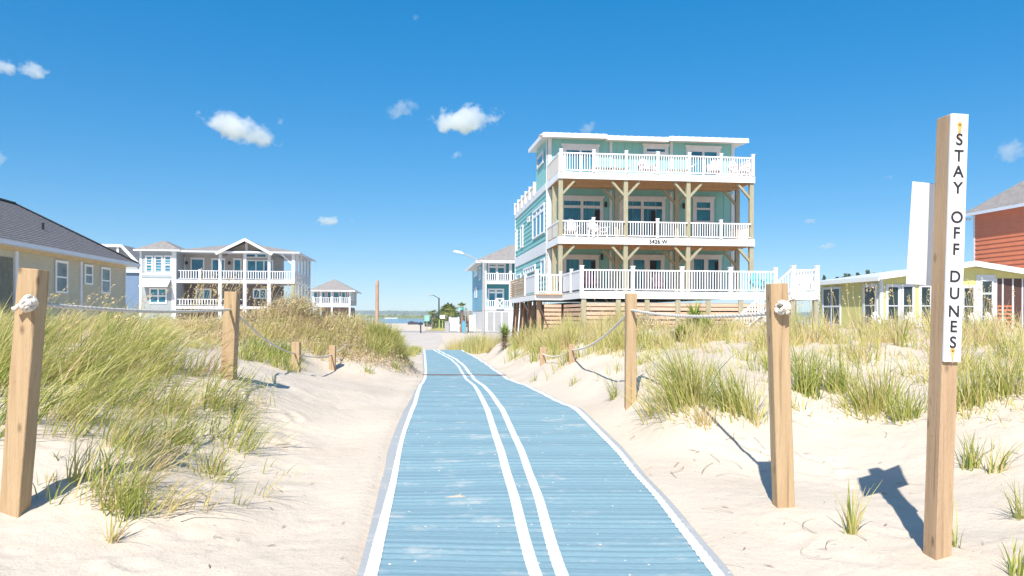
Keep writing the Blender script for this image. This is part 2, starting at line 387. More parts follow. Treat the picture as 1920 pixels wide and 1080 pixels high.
def graded(lo, hi, fine_lo, fine_hi, step, grow=1.12, cap=400):
    a = list(np.arange(fine_lo, fine_hi+step/2, step)); s = step; x = a[-1]
    while x < hi: s = min(s*grow, cap); x += s; a.append(min(x, hi))
    s = step; x = a[0]; b = []
    while x > lo: s = min(s*grow, cap); x -= s; b.append(max(x, lo))
    return np.array(b[::-1]+a)
xs = graded(-2500, 2500, -6, 6, .045, 1.035)
ys = np.concatenate([graded(-60, 9.5, 3.6, 9.5, .045, 1.2)[:-1], graded(9.5, 520, 9.5, 9.55, .05, 1.02, 12)])
ys = np.unique(np.round(ys, 4))
GX, GY = np.meshgrid(xs, ys); GZ = ground(GX.ravel(), GY.ravel())
nx, ny = len(xs), len(ys)
ii = (np.arange(ny-1)[:, None]*nx + np.arange(nx-1)[None, :]).ravel()
sand = mesh_obj('sand', np.stack([GX.ravel(), GY.ravel(), GZ], 1), np.stack([ii, ii+1, ii+nx+1, ii+nx], 1), M['sand'], smooth=True)
tag(sand, 'pale beach sand with low dunes and footprints', kind='structure')

# road and cross street beyond the mat
M['road'] = mat('pale road', (.58, .51, .44), .9, .08, .6, .3, 30)
mb = MB(); N = 30
pts = [(px_, d) for px_, d in ((0, 0),)]
def strip(name, rows, m, z, label):
    V = []; 
    for (xl, xr, y) in rows: V += [(xl, y, z), (xr, y, z)]
    Fq = np.array([(2*i, 2*i+1, 2*i+3, 2*i+2) for i in range(len(rows)-1)])
    return tag(mesh_obj(name, V, Fq, m), label, kind='structure')
strip('road', [(-7.5, -3.2, 38), (-8.5, -4.2, 45), (-10.2, -5.2, 60), (-12.5, -6.6, 75), (-14, -8.2, 84)], M['road'], FLAT+.012, 'pale sandy street running away from the mat')
strip('cross_street', [(-120, 60, 84), (-120, 60, 92)], mat('cross street asphalt', (.40, .38, .37), .9, .08, .5), FLAT+.016, 'cross street before the sound')
# water and the far shore
wm = bpy.data.materials.new('water'); wm.use_nodes = True; t = wm.node_tree; p = t.nodes['Principled BSDF']
p.inputs['Base Color'].default_value = (.03, .10, .17, 1); p.inputs['Roughness'].default_value = .12
n = nn(t, 'ShaderNodeTexNoise'); n.inputs['Scale'].default_value = .8; n.inputs['Detail'].default_value = 5
b = nn(t, 'ShaderNodeBump'); b.inputs['Strength'].default_value = .6; b.inputs['Distance'].default_value = .3
tc = nn(t, 'ShaderNodeTexCoord'); t.links.new(tc.outputs['Object'], n.inputs['Vector'])
t.links.new(n.outputs['Fac'], b.inputs['Height']); t.links.new(b.outputs[0], p.inputs['Normal'])
WZ = -1.2
tag(mesh_obj('water', [(-2500,150,WZ),(2500,150,WZ),(2500,3400,WZ),(-2500,3400,WZ)], np.array([[0,1,2,3]]), wm), 'blue sound water behind the street', kind='structure')
marsh = mat('marsh', (.24, .26, .10), .9, .2, .02)
fx = np.arange(-700, 701, 10.0); V = []
for x in fx:
    s = 505 + 30*math.sin(x*.013) + 14*math.sin(x*.051)
    V += [(x, s, WZ-.3), (x, s+8, WZ+.6), (x*1.9, 3000, WZ+1.5)]
Fq = np.array([(3*i+j, 3*i+3+j, 3*i+4+j, 3*i+1+j) for i in range(len(fx)-1) for j in (0, 1)])
tag(mesh_obj('far_shore', V, Fq, marsh), 'low marsh shore across the water', kind='structure')

def leaves(name, C, size, rnd, m, parent=None, up=.3):
    """one little quad per centre"""
    n = len(C); a = rng.normal(size=(n, 3)); a[:, 2] += up; a /= np.linalg.norm(a, axis=1)[:, None]
    b = rng.normal(size=(n, 3)); b -= (b*a).sum(1)[:, None]*a; b /= np.linalg.norm(b, axis=1)[:, None]
    c = np.cross(a, b); sz = (size*rng.uniform(.6, 1.4, n))[:, None] if np.ndim(size) else size*rng.uniform(.6, 1.4, n)[:, None]
    V = np.stack([C-b*sz*.8, C+c*sz*.45, C+b*sz*.9, C-c*sz*.45], 1).reshape(-1, 3)
    o = mesh_obj(name, V, np.arange(4*n).reshape(n, 4), m, parent)
    at_ = o.data.attributes.new('rnd', 'FLOAT', 'FACE'); at_.data.foreach_set('value', np.clip(rnd, 0, 1).astype(np.float32))
    return o
def blades(name, B, H, W, D, bend, rnd, m, parent=None, seg=4):
    """grass blades: base B, length H, width W, lean vector D (horizontal), bend amount"""
    n = len(B); ts = np.linspace(0, 1, seg+1)
    side = np.stack([-D[:, 1], D[:, 0]], 1); L = np.linalg.norm(side, axis=1, keepdims=True); side = np.where(L > 1e-6, side/np.maximum(L, 1e-6), [[1, 0]])
    # faces turn a little at random so that each catches light differently
    th = rng.uniform(0, 2*np.pi, n); side = .45*side + .75*np.stack([np.cos(th), np.sin(th)], 1); side /= np.linalg.norm(side, axis=1, keepdims=True)
    V = np.empty((n, seg+1, 2, 3))
    for i, t in enumerate(ts):
        hor = D*(t*.45 + bend[:, None]*t*t)*H[:, None]
        zz = H*(t - .5*bend*np.linalg.norm(D, axis=1)*t*t*t)
        c = np.concatenate([B[:, :2]+hor, (B[:, 2]+zz)[:, None]], 1)
        wd = (W*(1-t**1.6)*.5+.0006)[:, None]
        V[:, i, 0, :2] = c[:, :2]-side*wd; V[:, i, 1, :2] = c[:, :2]+side*wd; V[:, i, :, 2] = c[:, 2:3]
    k = np.arange(n)[:, None]*(2*(seg+1)) + 2*np.arange(seg)[None, :]
    Fq = np.stack([k, k+1, k+3, k+2], -1).reshape(-1, 4)
    o = mesh_obj(name, V.reshape(-1, 3), Fq, m, parent)
    a_ = o.data.attributes.new('rnd', 'FLOAT', 'FACE'); a_.data.foreach_set('value', np.repeat(np.clip(rnd, 0, 1), seg).astype(np.float32))
    return o
M['farleaf'] = leaf_mat('far trees', [(0, (.05, .10, .05)), (1, (.12, .17, .07))], .1)
n = 30000; x = rng.uniform(-1300, 1300, n); y = rng.uniform(1900, 2900, n)
top = 7.5+2.5*vnoise(x*.008, y*.002, 9)+1.5*vnoise(x*.04, y*.004, 10)
z = WZ+1.5+rng.uniform(0, 1, n)**.7*top
tag(leaves('far_woods', np.stack([x, y, z], 1), 4.0, rng.uniform(0, 1, n), M['farleaf']), 'hazy wood along the far shore of the sound', kind='stuff')
n = 5000; x = rng.uniform(-420, 420, n); y = 520+30*np.sin(x*.013)+14*np.sin(x*.051)+rng.uniform(0, 30, n)
z = WZ+.6+rng.uniform(0, 1, n)*(1.1+1.2*vnoise(x*.05, y*.01, 12))
tag(leaves('marsh_shrubbery', np.stack([x, y, z], 1), .8, rng.uniform(.3, 1, n), leaf_mat('marsh leaves', [(0, (.12, .2, .06)), (1, (.3, .32, .1))], .1)), 'green marsh scrub along the far waterline', kind='stuff')

# ------------------------------------------------------------------ the blue access mat
def mat_material(name, col, col2):
    m = bpy.data.materials.new(name); m.use_nodes = True; t = m.node_tree; p = t.nodes['Principled BSDF']
    tc = nn(t, 'ShaderNodeTexCoord'); mp = nn(t, 'ShaderNodeMapping'); mp.inputs['Scale'].default_value = (1, 1.7, 1)
    t.links.new(tc.outputs['Object'], mp.inputs[0])
    n1 = nn(t, 'ShaderNodeTexNoise'); n1.inputs['Scale'].default_value = 2.2; n1.inputs['Detail'].default_value = 9; n1.inputs['Roughness'].default_value = .68
    t.links.new(mp.outputs[0], n1.inputs['Vector'])
    n2 = nn(t, 'ShaderNodeTexNoise'); n2.inputs['Scale'].default_value = 22; n2.inputs['Detail'].default_value = 4
    t.links.new(mp.outputs[0], n2.inputs['Vector'])
    r0 = nn(t, 'ShaderNodeMix', data_type='RGBA'); r0.inputs[6].default_value = (*col, 1); r0.inputs[7].default_value = (*col2, 1)
    t.links.new(n2.outputs['Fac'], r0.inputs[0])
    r1 = nn(t, 'ShaderNodeValToRGB'); e = r1.color_ramp.elements      # drifted sand
    e[0].position, e[0].color = .55, (0, 0, 0, 1); e[1].position, e[1].color = .80, (.6, .65, .65, 1)
    t.links.new(n1.outputs['Fac'], r1.inputs[0])
    vo = nn(t, 'ShaderNodeTexVoronoi'); vo.inputs['Scale'].default_value = 9; t.links.new(tc.outputs['Object'], vo.inputs['Vector'])
    r2 = nn(t, 'ShaderNodeValToRGB'); e = r2.color_ramp.elements
    e[0].position, e[0].color = .06, (1, 1, 1, 1); e[1].position, e[1].color = .09, (0, 0, 0, 1)
    t.links.new(vo.outputs['Distance'], r2.inputs[0])
    mx = nn(t, 'ShaderNodeMath', operation='MAXIMUM'); t.links.new(r1.outputs[0], mx.inputs[0]); t.links.new(r2.outputs[0], mx.inputs[1])
    c = nn(t, 'ShaderNodeMix', data_type='RGBA'); c.inputs[7].default_value = (.74, .64, .55, 1)
    t.links.new(mx.outputs[0], c.inputs[0]); t.links.new(r0.outputs[2], c.inputs[6]); t.links.new(c.outputs[2], p.inputs['Base Color'])
    b = nn(t, 'ShaderNodeBump'); b.inputs['Strength'].default_value = .3; b.inputs['Distance'].default_value = .01
    t.links.new(n2.outputs['Fac'], b.inputs['Height']); t.links.new(b.outputs[0], p.inputs['Normal'])
    p.inputs['Roughness'].default_value = .6; p.inputs['Specular IOR Level'].default_value = .25
    return m
M['mat_blue'] = mat_material('mat blue', (.17, .285, .33), (.225, .34, .38))
M['mat_white'] = mat_material('mat white', (.70, .73, .74), (.62, .67, .70))
M['mat_grey'] = mat_material('mat grey edge', (.40, .41, .40), (.34, .35, .35))
PITCH = .105
yy = np.arange(MAT_Y0, MAT_Y1, PITCH/6)
zz_ = mcol(yy, 1) + .010*np.abs(np.sin(np.pi*yy/PITCH))**.7 + .002*np.sin(np.pi*2.37*yy/PITCH)
zz_ += (vnoise(yy*1.3, yy*0, 5)-.5)*.03
zflat = mcol(yy, 1) + (vnoise(yy*1.3, yy*0, 5)-.5)*.03
def mat_part(name, k0, k1, m, nseg, parent, lift=0.0, wob=0, zz_=zz_):
    a, b = mcol(yy, k0), mcol(yy, k1)
    if wob: a = a + (vnoise(yy*2.1, yy*0+3, 6)-.5)*.012; b = b + (vnoise(yy*2.1, yy*0+9, 6)-.5)*.012
    ts = np.linspace(0, 1, nseg+1); V = np.empty((len(yy), nseg+1, 3))
    for j, t_ in enumerate(ts):
        V[:, j, 0] = a+(b-a)*t_; V[:, j, 1] = yy
        V[:, j, 2] = zz_+lift+(vnoise(V[:, j, 0]*1.2, yy*.8, 7)-.5)*.03
    n1 = nseg+1; k = (np.arange(len(yy)-1)[:, None]*n1+np.arange(nseg)[None, :]).ravel()
    return mesh_obj(name, V.reshape(-1, 3), np.stack([k, k+1, k+n1+1, k+n1], 1), m, parent)
am = mat_part('access_mat', 3, 10, M['mat_blue'], 20, None)
tag(am, 'blue ribbed beach access mat with white lines running over the sand to the street', 'access mat')
mat_part('edge_line', 3, 4, M['mat_white'], 2, am, .005); mat_part('edge_line', 9, 10, M['mat_white'], 2, am, .005)
mat_part('centre_line', 5, 6, M['mat_white'], 2, am, .005); mat_part('centre_line', 7, 8, M['mat_white'], 2, am, .005)
mat_part('border', 2, 3, M['mat_grey'], 2, am, .004, 1, zflat); mat_part('border', 10, 11, M['mat_grey'], 2, am, .004, 1, zflat)
yj = F_PX*(EYE-.1)/(706.5-HY); mb = MB()
for i in range(12):
    a_, b_ = float(mcol(yj, 2)), float(mcol(yj, 11)); x0_, x1_ = a_+(b_-a_)*i/12, a_+(b_-a_)*(i+1)/12
    mb.beam((x0_, yj+.03*math.sin(i*.5), float(mcol(yj, 1))+.035), (x1_, yj+.03*math.sin(i*.5+.5), float(mcol(yj, 1))+.035), .07, .016)
mb.build('joint_strip', mat('joint brown', (.20, .12, .10), .8), am)

bx, by = at(860, 941, 6.2).x, 6.2
V = [(bx, by, float(mcol(by, 1))+.022)]; nb_ = 18
for i in range(nb_):
    a_ = i/nb_*2*math.pi; r_ = 1+.3*math.sin(i*2.3)+.2*math.sin(i*5.1); x_, y_ = bx+.075*r_*math.cos(a_), by+.10*r_*math.sin(a_); V.append((x_, y_, float(mcol(y_, 1))+.006))
mesh_obj('sand_patch', V, [(0, 1+i, 1+(i+1) % nb_) for i in range(nb_)], M['sand'], am, smooth=True)

# ------------------------------------------------------------------ posts and ropes
def post(bpx, bpy_, d, tpx, tpy, wd, m, label, sink=.25, name='rope_post', cat='post', grp='posts of the dune rope fence', dep=None, rz=0.0):
    b = at(bpx, bpy_, d); gx = b.x; b.z = min(b.z, gz(gx, d)) if abs(b.z-gz(gx, d)) < .12 else gz(gx, d)
    t_ = at(tpx, tpy, d); dep = dep or wd
    ax = (t_-b); L = ax.length; ax.normalize()
    e = b - ax*sink; lx = Vector((math.cos(rz), math.sin(rz), 0)); lx = (lx-ax*lx.dot(ax)).normalized(); ly = ax.cross(lx)
    # bevelled square section, slightly uneven faces, tiny waves of sawn timber
    vs, fs = [], []; c = .07
    sec = [(-1+c,-1),(1-c,-1),(1,-1+c),(1,1-c),(1-c,1),(-1+c,1),(-1,1-c),(-1,-1+c)]
    K = 14
    for i in range(K+1):
        h = (L+sink)*i/K; sc = 1+.012*math.sin(i*1.7+d)
        for a_, b_ in sec:
            q = lx*(a_*wd/2*sc) + ly*(b_*dep/2*sc) + Vector((0, 0, h)); vs.append(Vector((lx*(a_*wd/2*sc)+ly*(b_*dep/2*sc)) + ax*h))
    k = len(vs)
    for a_, b_ in sec: vs.append(lx*(a_*.93*wd/2)+ly*(b_*.93*dep/2)+ax*(L+sink+.006))
    for i in range(K+1):
        for j in range(8): fs.append((i*8+j, i*8+(j+1)%8, (i+1)*8+(j+1)%8, (i+1)*8+j))
    fs.append(tuple(range((K+1)*8, (K+2)*8))); fs.append(tuple(range(8))[::-1])
    o = mesh_obj(name, vs, fs, m); o.location = e
    return tag(o, label, cat, grp), b, t_, lx, ly, ax
PA = post(28, 948, 5.2, 64, 506, .132, M['pine'], 'tall pale pine post leaning right at the left edge with a white rope knot')
PB = post(429, 702, 9.4, 436, 548, .146, M['pine'], 'square pine post on the left dune, at the far end of the long taut rope')
PC = post(555, 702, 14, 556, 642, .135, M['pine'], 'short pine stub left of the mat, nearer of the two small stubs below the mound')
PD = post(623, 697, 16.5, 624, 648, .12, M['pine'], 'smallest pine stub left of the mat with a rope rising into the brush')
PE = post(1182, 733, 9.4, 1183, 551, .125, M['pine'], 'square pine post right of the mat, between the sloping rope and the level rope')
PF = post(1469, 952, 5.8, 1456, 533, .125, M['pine'], 'tall pale pine post right of the mat, with a thick rope knot near its top')
PG = post(1072, 686, 14, 1072, 646, .10, M['oldpine'], 'thin pine stub half hidden in grass, nearer of the two stubs right of the mat')
PH = post(1018, 684, 17, 1018, 651, .13, M['oldpine'], 'short pine stub at the grass edge, farther of the two stubs right of the mat')

def rope(name, p, q, sag, r, label, grp='ropes strung between the dune posts', n=24):
    mb = MB(); pts = []
    p, q = Vector(p), Vector(q)
    for i in range(n+1):
        t_ = i/n; v = p.lerp(q, t_); v.z -= sag*4*t_*(1-t_); pts.append(v)
    # three laid strands
    for s_ in range(3):
        st = []; L = (q-p).length; m_ = n*6
        d = (q-p).normalized(); a = d.orthogonal().normalized(); b = d.cross(a)
        for i in range(m_+1):
            t_ = i/m_; v = p.lerp(q, t_); v.z -= sag*4*t_*(1-t_); ph = L*t_/.075*2*math.pi/1.0*.35 + s_*2.094
            st.append(v + (a*math.cos(ph)+b*math.sin(ph))*r*.42)
        mb.tube(st, r*.62, 6)
    o = mb.build(name, M['rope'], None, True); return tag(o, label, 'rope', grp)
def knot(parent, c, r, tail=(-.6, -.3, -.5), seed=0):
    rr = random.Random(seed); mb = MB()
    for k in range(6):   # overlapping rope turns
        pts = []; a0 = rr.uniform(0, 6); ax = Vector((rr.uniform(-1, 1), -.6*(k % 2)-.2, rr.uniform(-1, 1))).normalized()
        u = ax.orthogonal().normalized(); v = ax.cross(u); off = Vector((rr.uniform(-.2, .2), -.1, rr.uniform(-.2, .2)))*r
        for i in range(23):
            t_ = a0+i/22*5.6; pts.append(Vector(c)+off+(u*math.cos(t_)+v*math.sin(t_))*r*(.66+.10*math.sin(2*t_))+ax*r*.12*math.sin(3*t_))
        for st_ in range(3):      # three strands twisted together
            q = []
            for i, p_ in enumerate(pts):
                d_ = (pts[min(i+1, 22)]-pts[max(i-1, 0)]).normalized(); e1 = d_.orthogonal().normalized(); e2 = d_.cross(e1); ph = i*.9+st_*2.094
                q.append(p_+(e1*math.cos(ph)+e2*math.sin(ph))*r*.12)
            mb.tube(q, r*.16, 6)
    pts = [Vector(c)+Vector(tail)*r*k/5+Vector((0, 0, -.15*r*math.sin(k))) for k in range(0, 9)]
    mb.tube(pts, [r*.26]*8+[r*.34], 8)
    o = mb.build('knot', M['rope'], parent, True); return o
rA0 = at(66, 571, 5.2); rAB0 = rA0 + Vector((.0, .07, 0)); rB = at(431, 580, 8.3)
ro = rope('rope', at(75, 571, 5.22), at(432, 580.5, 9.34), .035, .0165, 'taut white rope from the leaning left post to the post on the left dune')
knot(ro, at(54, 571, 5.09), .058, (-1.0, -.1, -.25), 3)
ro = rope('rope', at(1457, 586, 5.82), at(1184, 581, 9.36), .05, .0165, 'long level rope between the two taller posts right of the mat')
knot(ro, at(1467, 577, 5.70), .058, (.3, -.5, -.35), 5)
rope('rope', at(1182, 582, 9.42), at(1073, 656, 13.95), .12, .0165, 'slack rope sloping down from the square right post to the grass stubs')
rope('rope', at(1073, 656, 14), at(1018, 664, 16.95), .08, .0155, 'short rope sagging between the two stubs right of the mat')
rope('rope', at(437, 581, 9.46), at(553, 663, 13.95), .10, .015, 'slack rope from the left dune post down to the nearer left stub')
rope('rope', at(557, 664, 14), at(622, 665, 16.45), .05, .0155, 'short level rope between the two left stubs below the mound')
rope('rope', at(626, 663, 16.5), at(663, 634, 19.2), .03, .0155, 'short rope rising from the smallest left stub into the brush')

# ------------------------------------------------------------------ the sign post
sgn, sb, stp, lx, ly, ax = post(1757, 1038, 4.7, 1783, 221, .098, M['oldpine'], 'tall weathered sign post with a vertical white board at the right edge', name='sign_post', cat='sign', grp=None, dep=.125, rz=R(6))
# local frame of the post: origin = o.location (axis bottom); board on the face towards the camera, shifted to the right
def post_pt(a, b_, h): return lx*a + ly*b_ + ax*(h+.25)
def slab(name, a0, a1, b0, b1, h0, h1, m, parent):
    vs = [post_pt(a, b_, h) for h in (h0, h1) for a, b_ in ((a0,b0),(a1,b0),(a1,b1),(a0,b1))]
    mbx = MB(); mbx.add(vs, [(0,3,2,1),(4,5,6,7),(0,1,5,4),(1,2,6,5),(2,3,7,6),(3,0,4,7)])
    return mbx.build(name, m, parent)
Ltot = (stp-sb).length
h_of = lambda py: (1038-py)/(1038-221)*Ltot
bd = slab('sign_board', -.052, .052, -.081, -.0665, h_of(676), Ltot+.004, M['signw'], sgn)
txt = "STAY OFF DUNES"
rows_y = [268, 298, 327, 357, None, 411, 440, 470, None, 520, 551, 584, 612, 641]
fm = mat('sign letters', (.03, .03, .035), .5, .02)
for ch, py in zip(txt, rows_y):
    if py is None: continue
    o = text_mesh('letter', ch, .094, fm, bd, .0006, .0016)
    Mx = Matrix((( *lx, 0), (*ax, 0), (*(-ly), 0), (0, 0, 0, 1))).transposed()
    o.matrix_local = Matrix.Translation(post_pt(.0, -.083, h_of(py))) @ Mx
# rust stains and screws
rust = mat('rust stain', (.62, .30, .06), .8, .2, 30, col2=(.75, .50, .22))
for h0, s_ in ((h_of(240), 1), (h_of(656), .9)):
    mb = MB(); pts = [(.018*math.cos(t_)*s_, .018*math.sin(t_)) for t_ in np.linspace(0, math.pi, 9)] + [(-.012*s_, -.02*s_), (-.006*s_, -.055*s_), (.001, -.085*s_), (.006*s_, -.05*s_), (.012*s_, -.02*s_)]
    mb.add([post_pt(a, -.0822, h0+b_) for a, b_ in pts], [tuple(range(len(pts)))]); mb.build('rust_stain', rust, bd)
    mb = MB(); mb.tube([post_pt(0, -.081, h0), post_pt(0, -.0855, h0)], .005, 8); mb.build('screw', mat('rusty screw', (.2, .1, .04), .6), bd)
# the white notice fixed behind the post, its back to us
mb = MB(); a_, b_ = at(1700, 533, 4.82), at(1712, 340, 4.82); c_, d_ = at(1812, 350, 5.06), at(1800, 540, 5.06)
nrm = Vector((-.15, 1, 0)).normalized()*.012
mb.add([a_, d_, c_, b_, a_+nrm, d_+nrm, c_+nrm, b_+nrm], [(0,1,2,3),(7,6,5,4),(0,4,5,1),(1,5,6,2),(2,6,7,3),(3,7,4,0)])
nt = mb.build('notice_board', M['signw']); bpy.context.view_layer.update()
mod = nt.modifiers.new('bevel', 'BEVEL'); mod.width = .004
tag(nt, 'blank white back of a notice board fixed behind the sign post', 'notice board')


FRONT = lambda s, t: (s, -t)                 # s along the facade, t outwards
def SIDEL(u0=0.0): return lambda s, t: (u0-t, s)
def SIDER(u0): return lambda s, t: (u0+t, s)
def FRONTAT(v0): return lambda s, t: (s, v0-t)
def pbox(mb, pl, s0, s1, t0, t1, z0, z1):
    a, b = pl(s0, t0), pl(s1, t1); return mb.box(a[0], b[0], a[1], b[1], z0, z1)
def window(parent, pl, s0, s1, z0, z1, cols=1, rows=(1.0,), tr=.10, mul=.06, fm='white', gm='glass', name='window', head=0.0, out=.06, curtain=None):
    """frame with mullions, one pane mesh; rows = relative heights from the top"""
    s0, s1 = sorted((s0, s1)); z0, z1 = sorted((z0, z1))
    f, g = MB(), MB()
    pbox(f, pl, s0, s0+tr, 0, out, z0, z1); pbox(f, pl, s1-tr, s1, 0, out, z0, z1)
    pbox(f, pl, s0+tr, s1-tr, 0, out, z1-tr, z1); pbox(f, pl, s0+tr, s1-tr, 0, out, z0, z0+tr*.8)
    if head: pbox(f, pl, s0-.06, s1+.06, 0, out+.03, z1+.002, z1+head)
    a, b, c, d = s0+tr, s1-tr, z0+tr*.8, z1-tr
    for i in range(1, cols): x = a+(b-a)*i/cols; pbox(f, pl, x-mul/2, x+mul/2, .01, out*.8, c, d)
    tot = sum(rows); acc = 0
    for r in rows[:-1]:
        acc += r; zz = d-(d-c)*acc/tot
        for i in range(cols):
            x0 = a+(b-a)*i/cols+(mul/2 if i else 0); x1 = a+(b-a)*(i+1)/cols-(mul/2 if i < cols-1 else 0)
            pbox(f, pl, x0, x1, .01, out*.8, zz-mul/2, zz+mul/2)
    o = f.build(name, M[fm], parent)
    pbox(g, pl, a+.002, b-.002, .006, .02, c+.002, d-.002); g.build('pane', M[gm], o)
    if curtain:
        k = MB(); pbox(k, pl, a+(b-a)*curtain[0], a+(b-a)*curtain[1], .021, .026, c+.004, c+(d-c)*curtain[2]); k.build('curtain', M['curtain'], o)
    return o
def railing(parent, p, q, zf0, ztop, n=None, m='white', zf1=None, ztop1=None, gap=.115, bw=.036, post_ends=()):
    """rails and balusters between two plan points (local)"""
    p, q = Vector((p[0], p[1], 0)), Vector((q[0], q[1], 0)); L = (q-p).length
    zf1 = zf0 if zf1 is None else zf1; ztop1 = ztop if ztop1 is None else ztop1
    mb = MB()
    mb.beam(p+Vector((0,0,ztop-.03)), q+Vector((0,0,ztop1-.03)), .07, .06)
    mb.beam(p+Vector((0,0,zf0+.10)), q+Vector((0,0,zf1+.10)), .05, .05)
    n = n or max(2, int(L/gap))
    for i in range(1, n):
        t = i/n; c = p.lerp(q, t); a, b = zf0+(zf1-zf0)*t+.125, ztop+(ztop1-ztop)*t-.06
        mb.beam(c+Vector((0,0,a)), c+Vector((0,0,b)), bw, bw, (0,1,0))
    return mb.build('railing', M[m], parent)
def rpost(parent, p, z0, z1, w=.13, m='white', name='railing_post', cap=True):
    mb = MB(); mb.box(p[0]-w/2, p[0]+w/2, p[1]-w/2, p[1]+w/2, z0, z1)
    if cap: mb.box(p[0]-w*.62, p[0]+w*.62, p[1]-w*.62, p[1]+w*.62, z1+.001, z1+.035)
    return mb.build(name, M[m], parent)
def siding(mb, pl, s0, s1, z0, z1, pitch=.17, lap=.028):
    n = max(1, round((z1-z0)/pitch)); h = (z1-z0)/n
    for i in range(n):
        a, b = z0+i*h, z0+(i+1)*h
        pts = [pl(s0, 0), pl(s0, lap), pl(s0, lap*.15)]; qts = [pl(s1, 0), pl(s1, lap), pl(s1, lap*.15)]
        vs = [(*pts[0], a), (*pts[1], a), (*pts[2], b), (*pts[0], b), (*qts[0], a), (*qts[1], a), (*qts[2], b), (*qts[0], b)]
        mb.add(vs, [(0,1,2,3),(7,6,5,4),(1,5,6,2),(0,4,5,1),(2,6,7,3)])
def house_number(parent, text, pos, size, m, rz=0.0):
    o = text_mesh('house_number', text, size, m, parent, .01, .003)
    o.location = pos; o.rotation_euler = (R(90), 0, rz); return o
def frame_empty(F, name, label, cat, grp=None): return empty(name, (F.o.x, F.o.y, F.base), F.ang, label, cat, grp)

# ================================================================== the turquoise beach house
H = Frame(1026, 40.85, -.42, ANG)
house = frame_empty(H, 'beach_house', 'three storey turquoise beach house with white balconies and timber posts', 'house')
VB, VI = -3.35, -1.5
uR = H.u(1374, 0); ub0, ub1 = H.u(1046, VB), H.u(1414.5, VB)
z3b, z3t = H.z(334, ub0, VB), H.z(322, ub0, VB)
z2b, z2t = H.z(456.5, ub0, VB), H.z(444, ub0, VB)
z3r, z2r = H.z(285, ub0, VB), H.z(412.5, ub0, VB)
VA = -7.9; ua0, ua1 = H.u(1088, VA), H.u(1460, VA)
z1b, z1t, z1r = H.z(559.5, ua0, VA), H.z(546.5, ua0, VA), H.z(504.5, ua0, VA)
ztop = H.z(262, 0, 0)                                # wall top of the third storey
VBK, V3 = 13.2, H.v(1004, 0)
# walls
mb = MB(); mb.box(0, uR, 0, VBK, z1t-.1, z3t-.02); mb.build('wall', M['tealwall'], house)
mb = MB(); siding(mb, SIDEL(0), .0, VBK, z1t-.1, z3t-.3, .25, .038); mb.build('siding', M['teal'], house)
mb = MB(); mb.box(0, uR, 0.0, V3, z3t-.019, ztop+.12)
mb.build('upper_wall', M['tealwall'], house)
mb = MB()                                             # board and batten
for lo, hi in ((z1t, z2b), (z2t, z3b), (z3t, ztop)):
    x = .35
    while x < uR-.2: mb.box(x-.022, x+.022, -.02, 0, lo, hi); x += .41
mb.build('batten', M['tealwall'], house)
mb = MB()                                             # white corner boards and bands
for px, ww in ((1028, .26), (1144, .13), (1257.5, .13), (1372.5, .16)):
    c = H.u(px, 0)
    for lo, hi in ((z1t, z2b), (z2t, z3b), (z3t, ztop+.06)): mb.box(c-ww/2, c+ww/2, -.05, 0, lo, hi)
mb.box(-.055, -.001, -.05, .2, z1t, ztop+.05)
mb.box(-.055, -.001, VBK-.22, VBK+.02, z1t-.2, z3t-.3)
mb.box(-.06, -.001, .202, VBK-.222, z2b-.18, z2t+.12)
mb.box(-.07, -.001, .202, VBK-.01, z3b+.02, z3t+.06)
mb.build_each('corner_board', M['white2'], house)
# the roof: three shed pieces, standing seams
zf = H.z(249, H.u(1018, -.7), -.7)
roof = MB(); fas = MB(); seam = MB()
for k, (pa, pb, dz) in enumerate(((1018, 1137.5, 0), (1137.5, 1253, -.06), (1253, 1394, 0))):
    a, b = H.u(pa, -.7), H.u(pb, -.7)
    if k == 2: b = uR+.55
    v1 = V3+.5; z0, z1_ = zf+dz, zf+dz+.22
    roof.add([(a,-.68,z0-.16),(b,-.68,z0-.16),(b,v1,z1_-.16),(a,v1,z1_-.16),(a,-.68,z0),(b,-.68,z0),(b,v1,z1_),(a,v1,z1_)],
             [(0,3,2,1),(4,5,6,7),(0,1,5,4),(1,2,6,5),(2,3,7,6),(3,0,4,7)])
    fas.box(a-.02 if k == 0 else a+.01, b-.01, -.72, -.682, z0-.19, z0+.03)
    x = a+.2
    while x < b-.1: seam.beam((x, -.70, z0+.03), (x, v1, z1_+.03), .04, .06); x += .36
fas.beam((H.u(1018, -.7)-.022, -.7, zf-.08), (H.u(1018, -.7)-.022, V3+.5, zf+.14), .04, .2)
r_ = roof.build('roof', M['metalroof'], house); fas.build('fascia', M['white'], r_); seam.build('seam', M['metalroof'], r_)
mb = MB(); mb.box(-.5, uR+.45, -.66, -.03, ztop+.10, ztop+.13); mb.build('soffit', M['bouncepanel'], house)
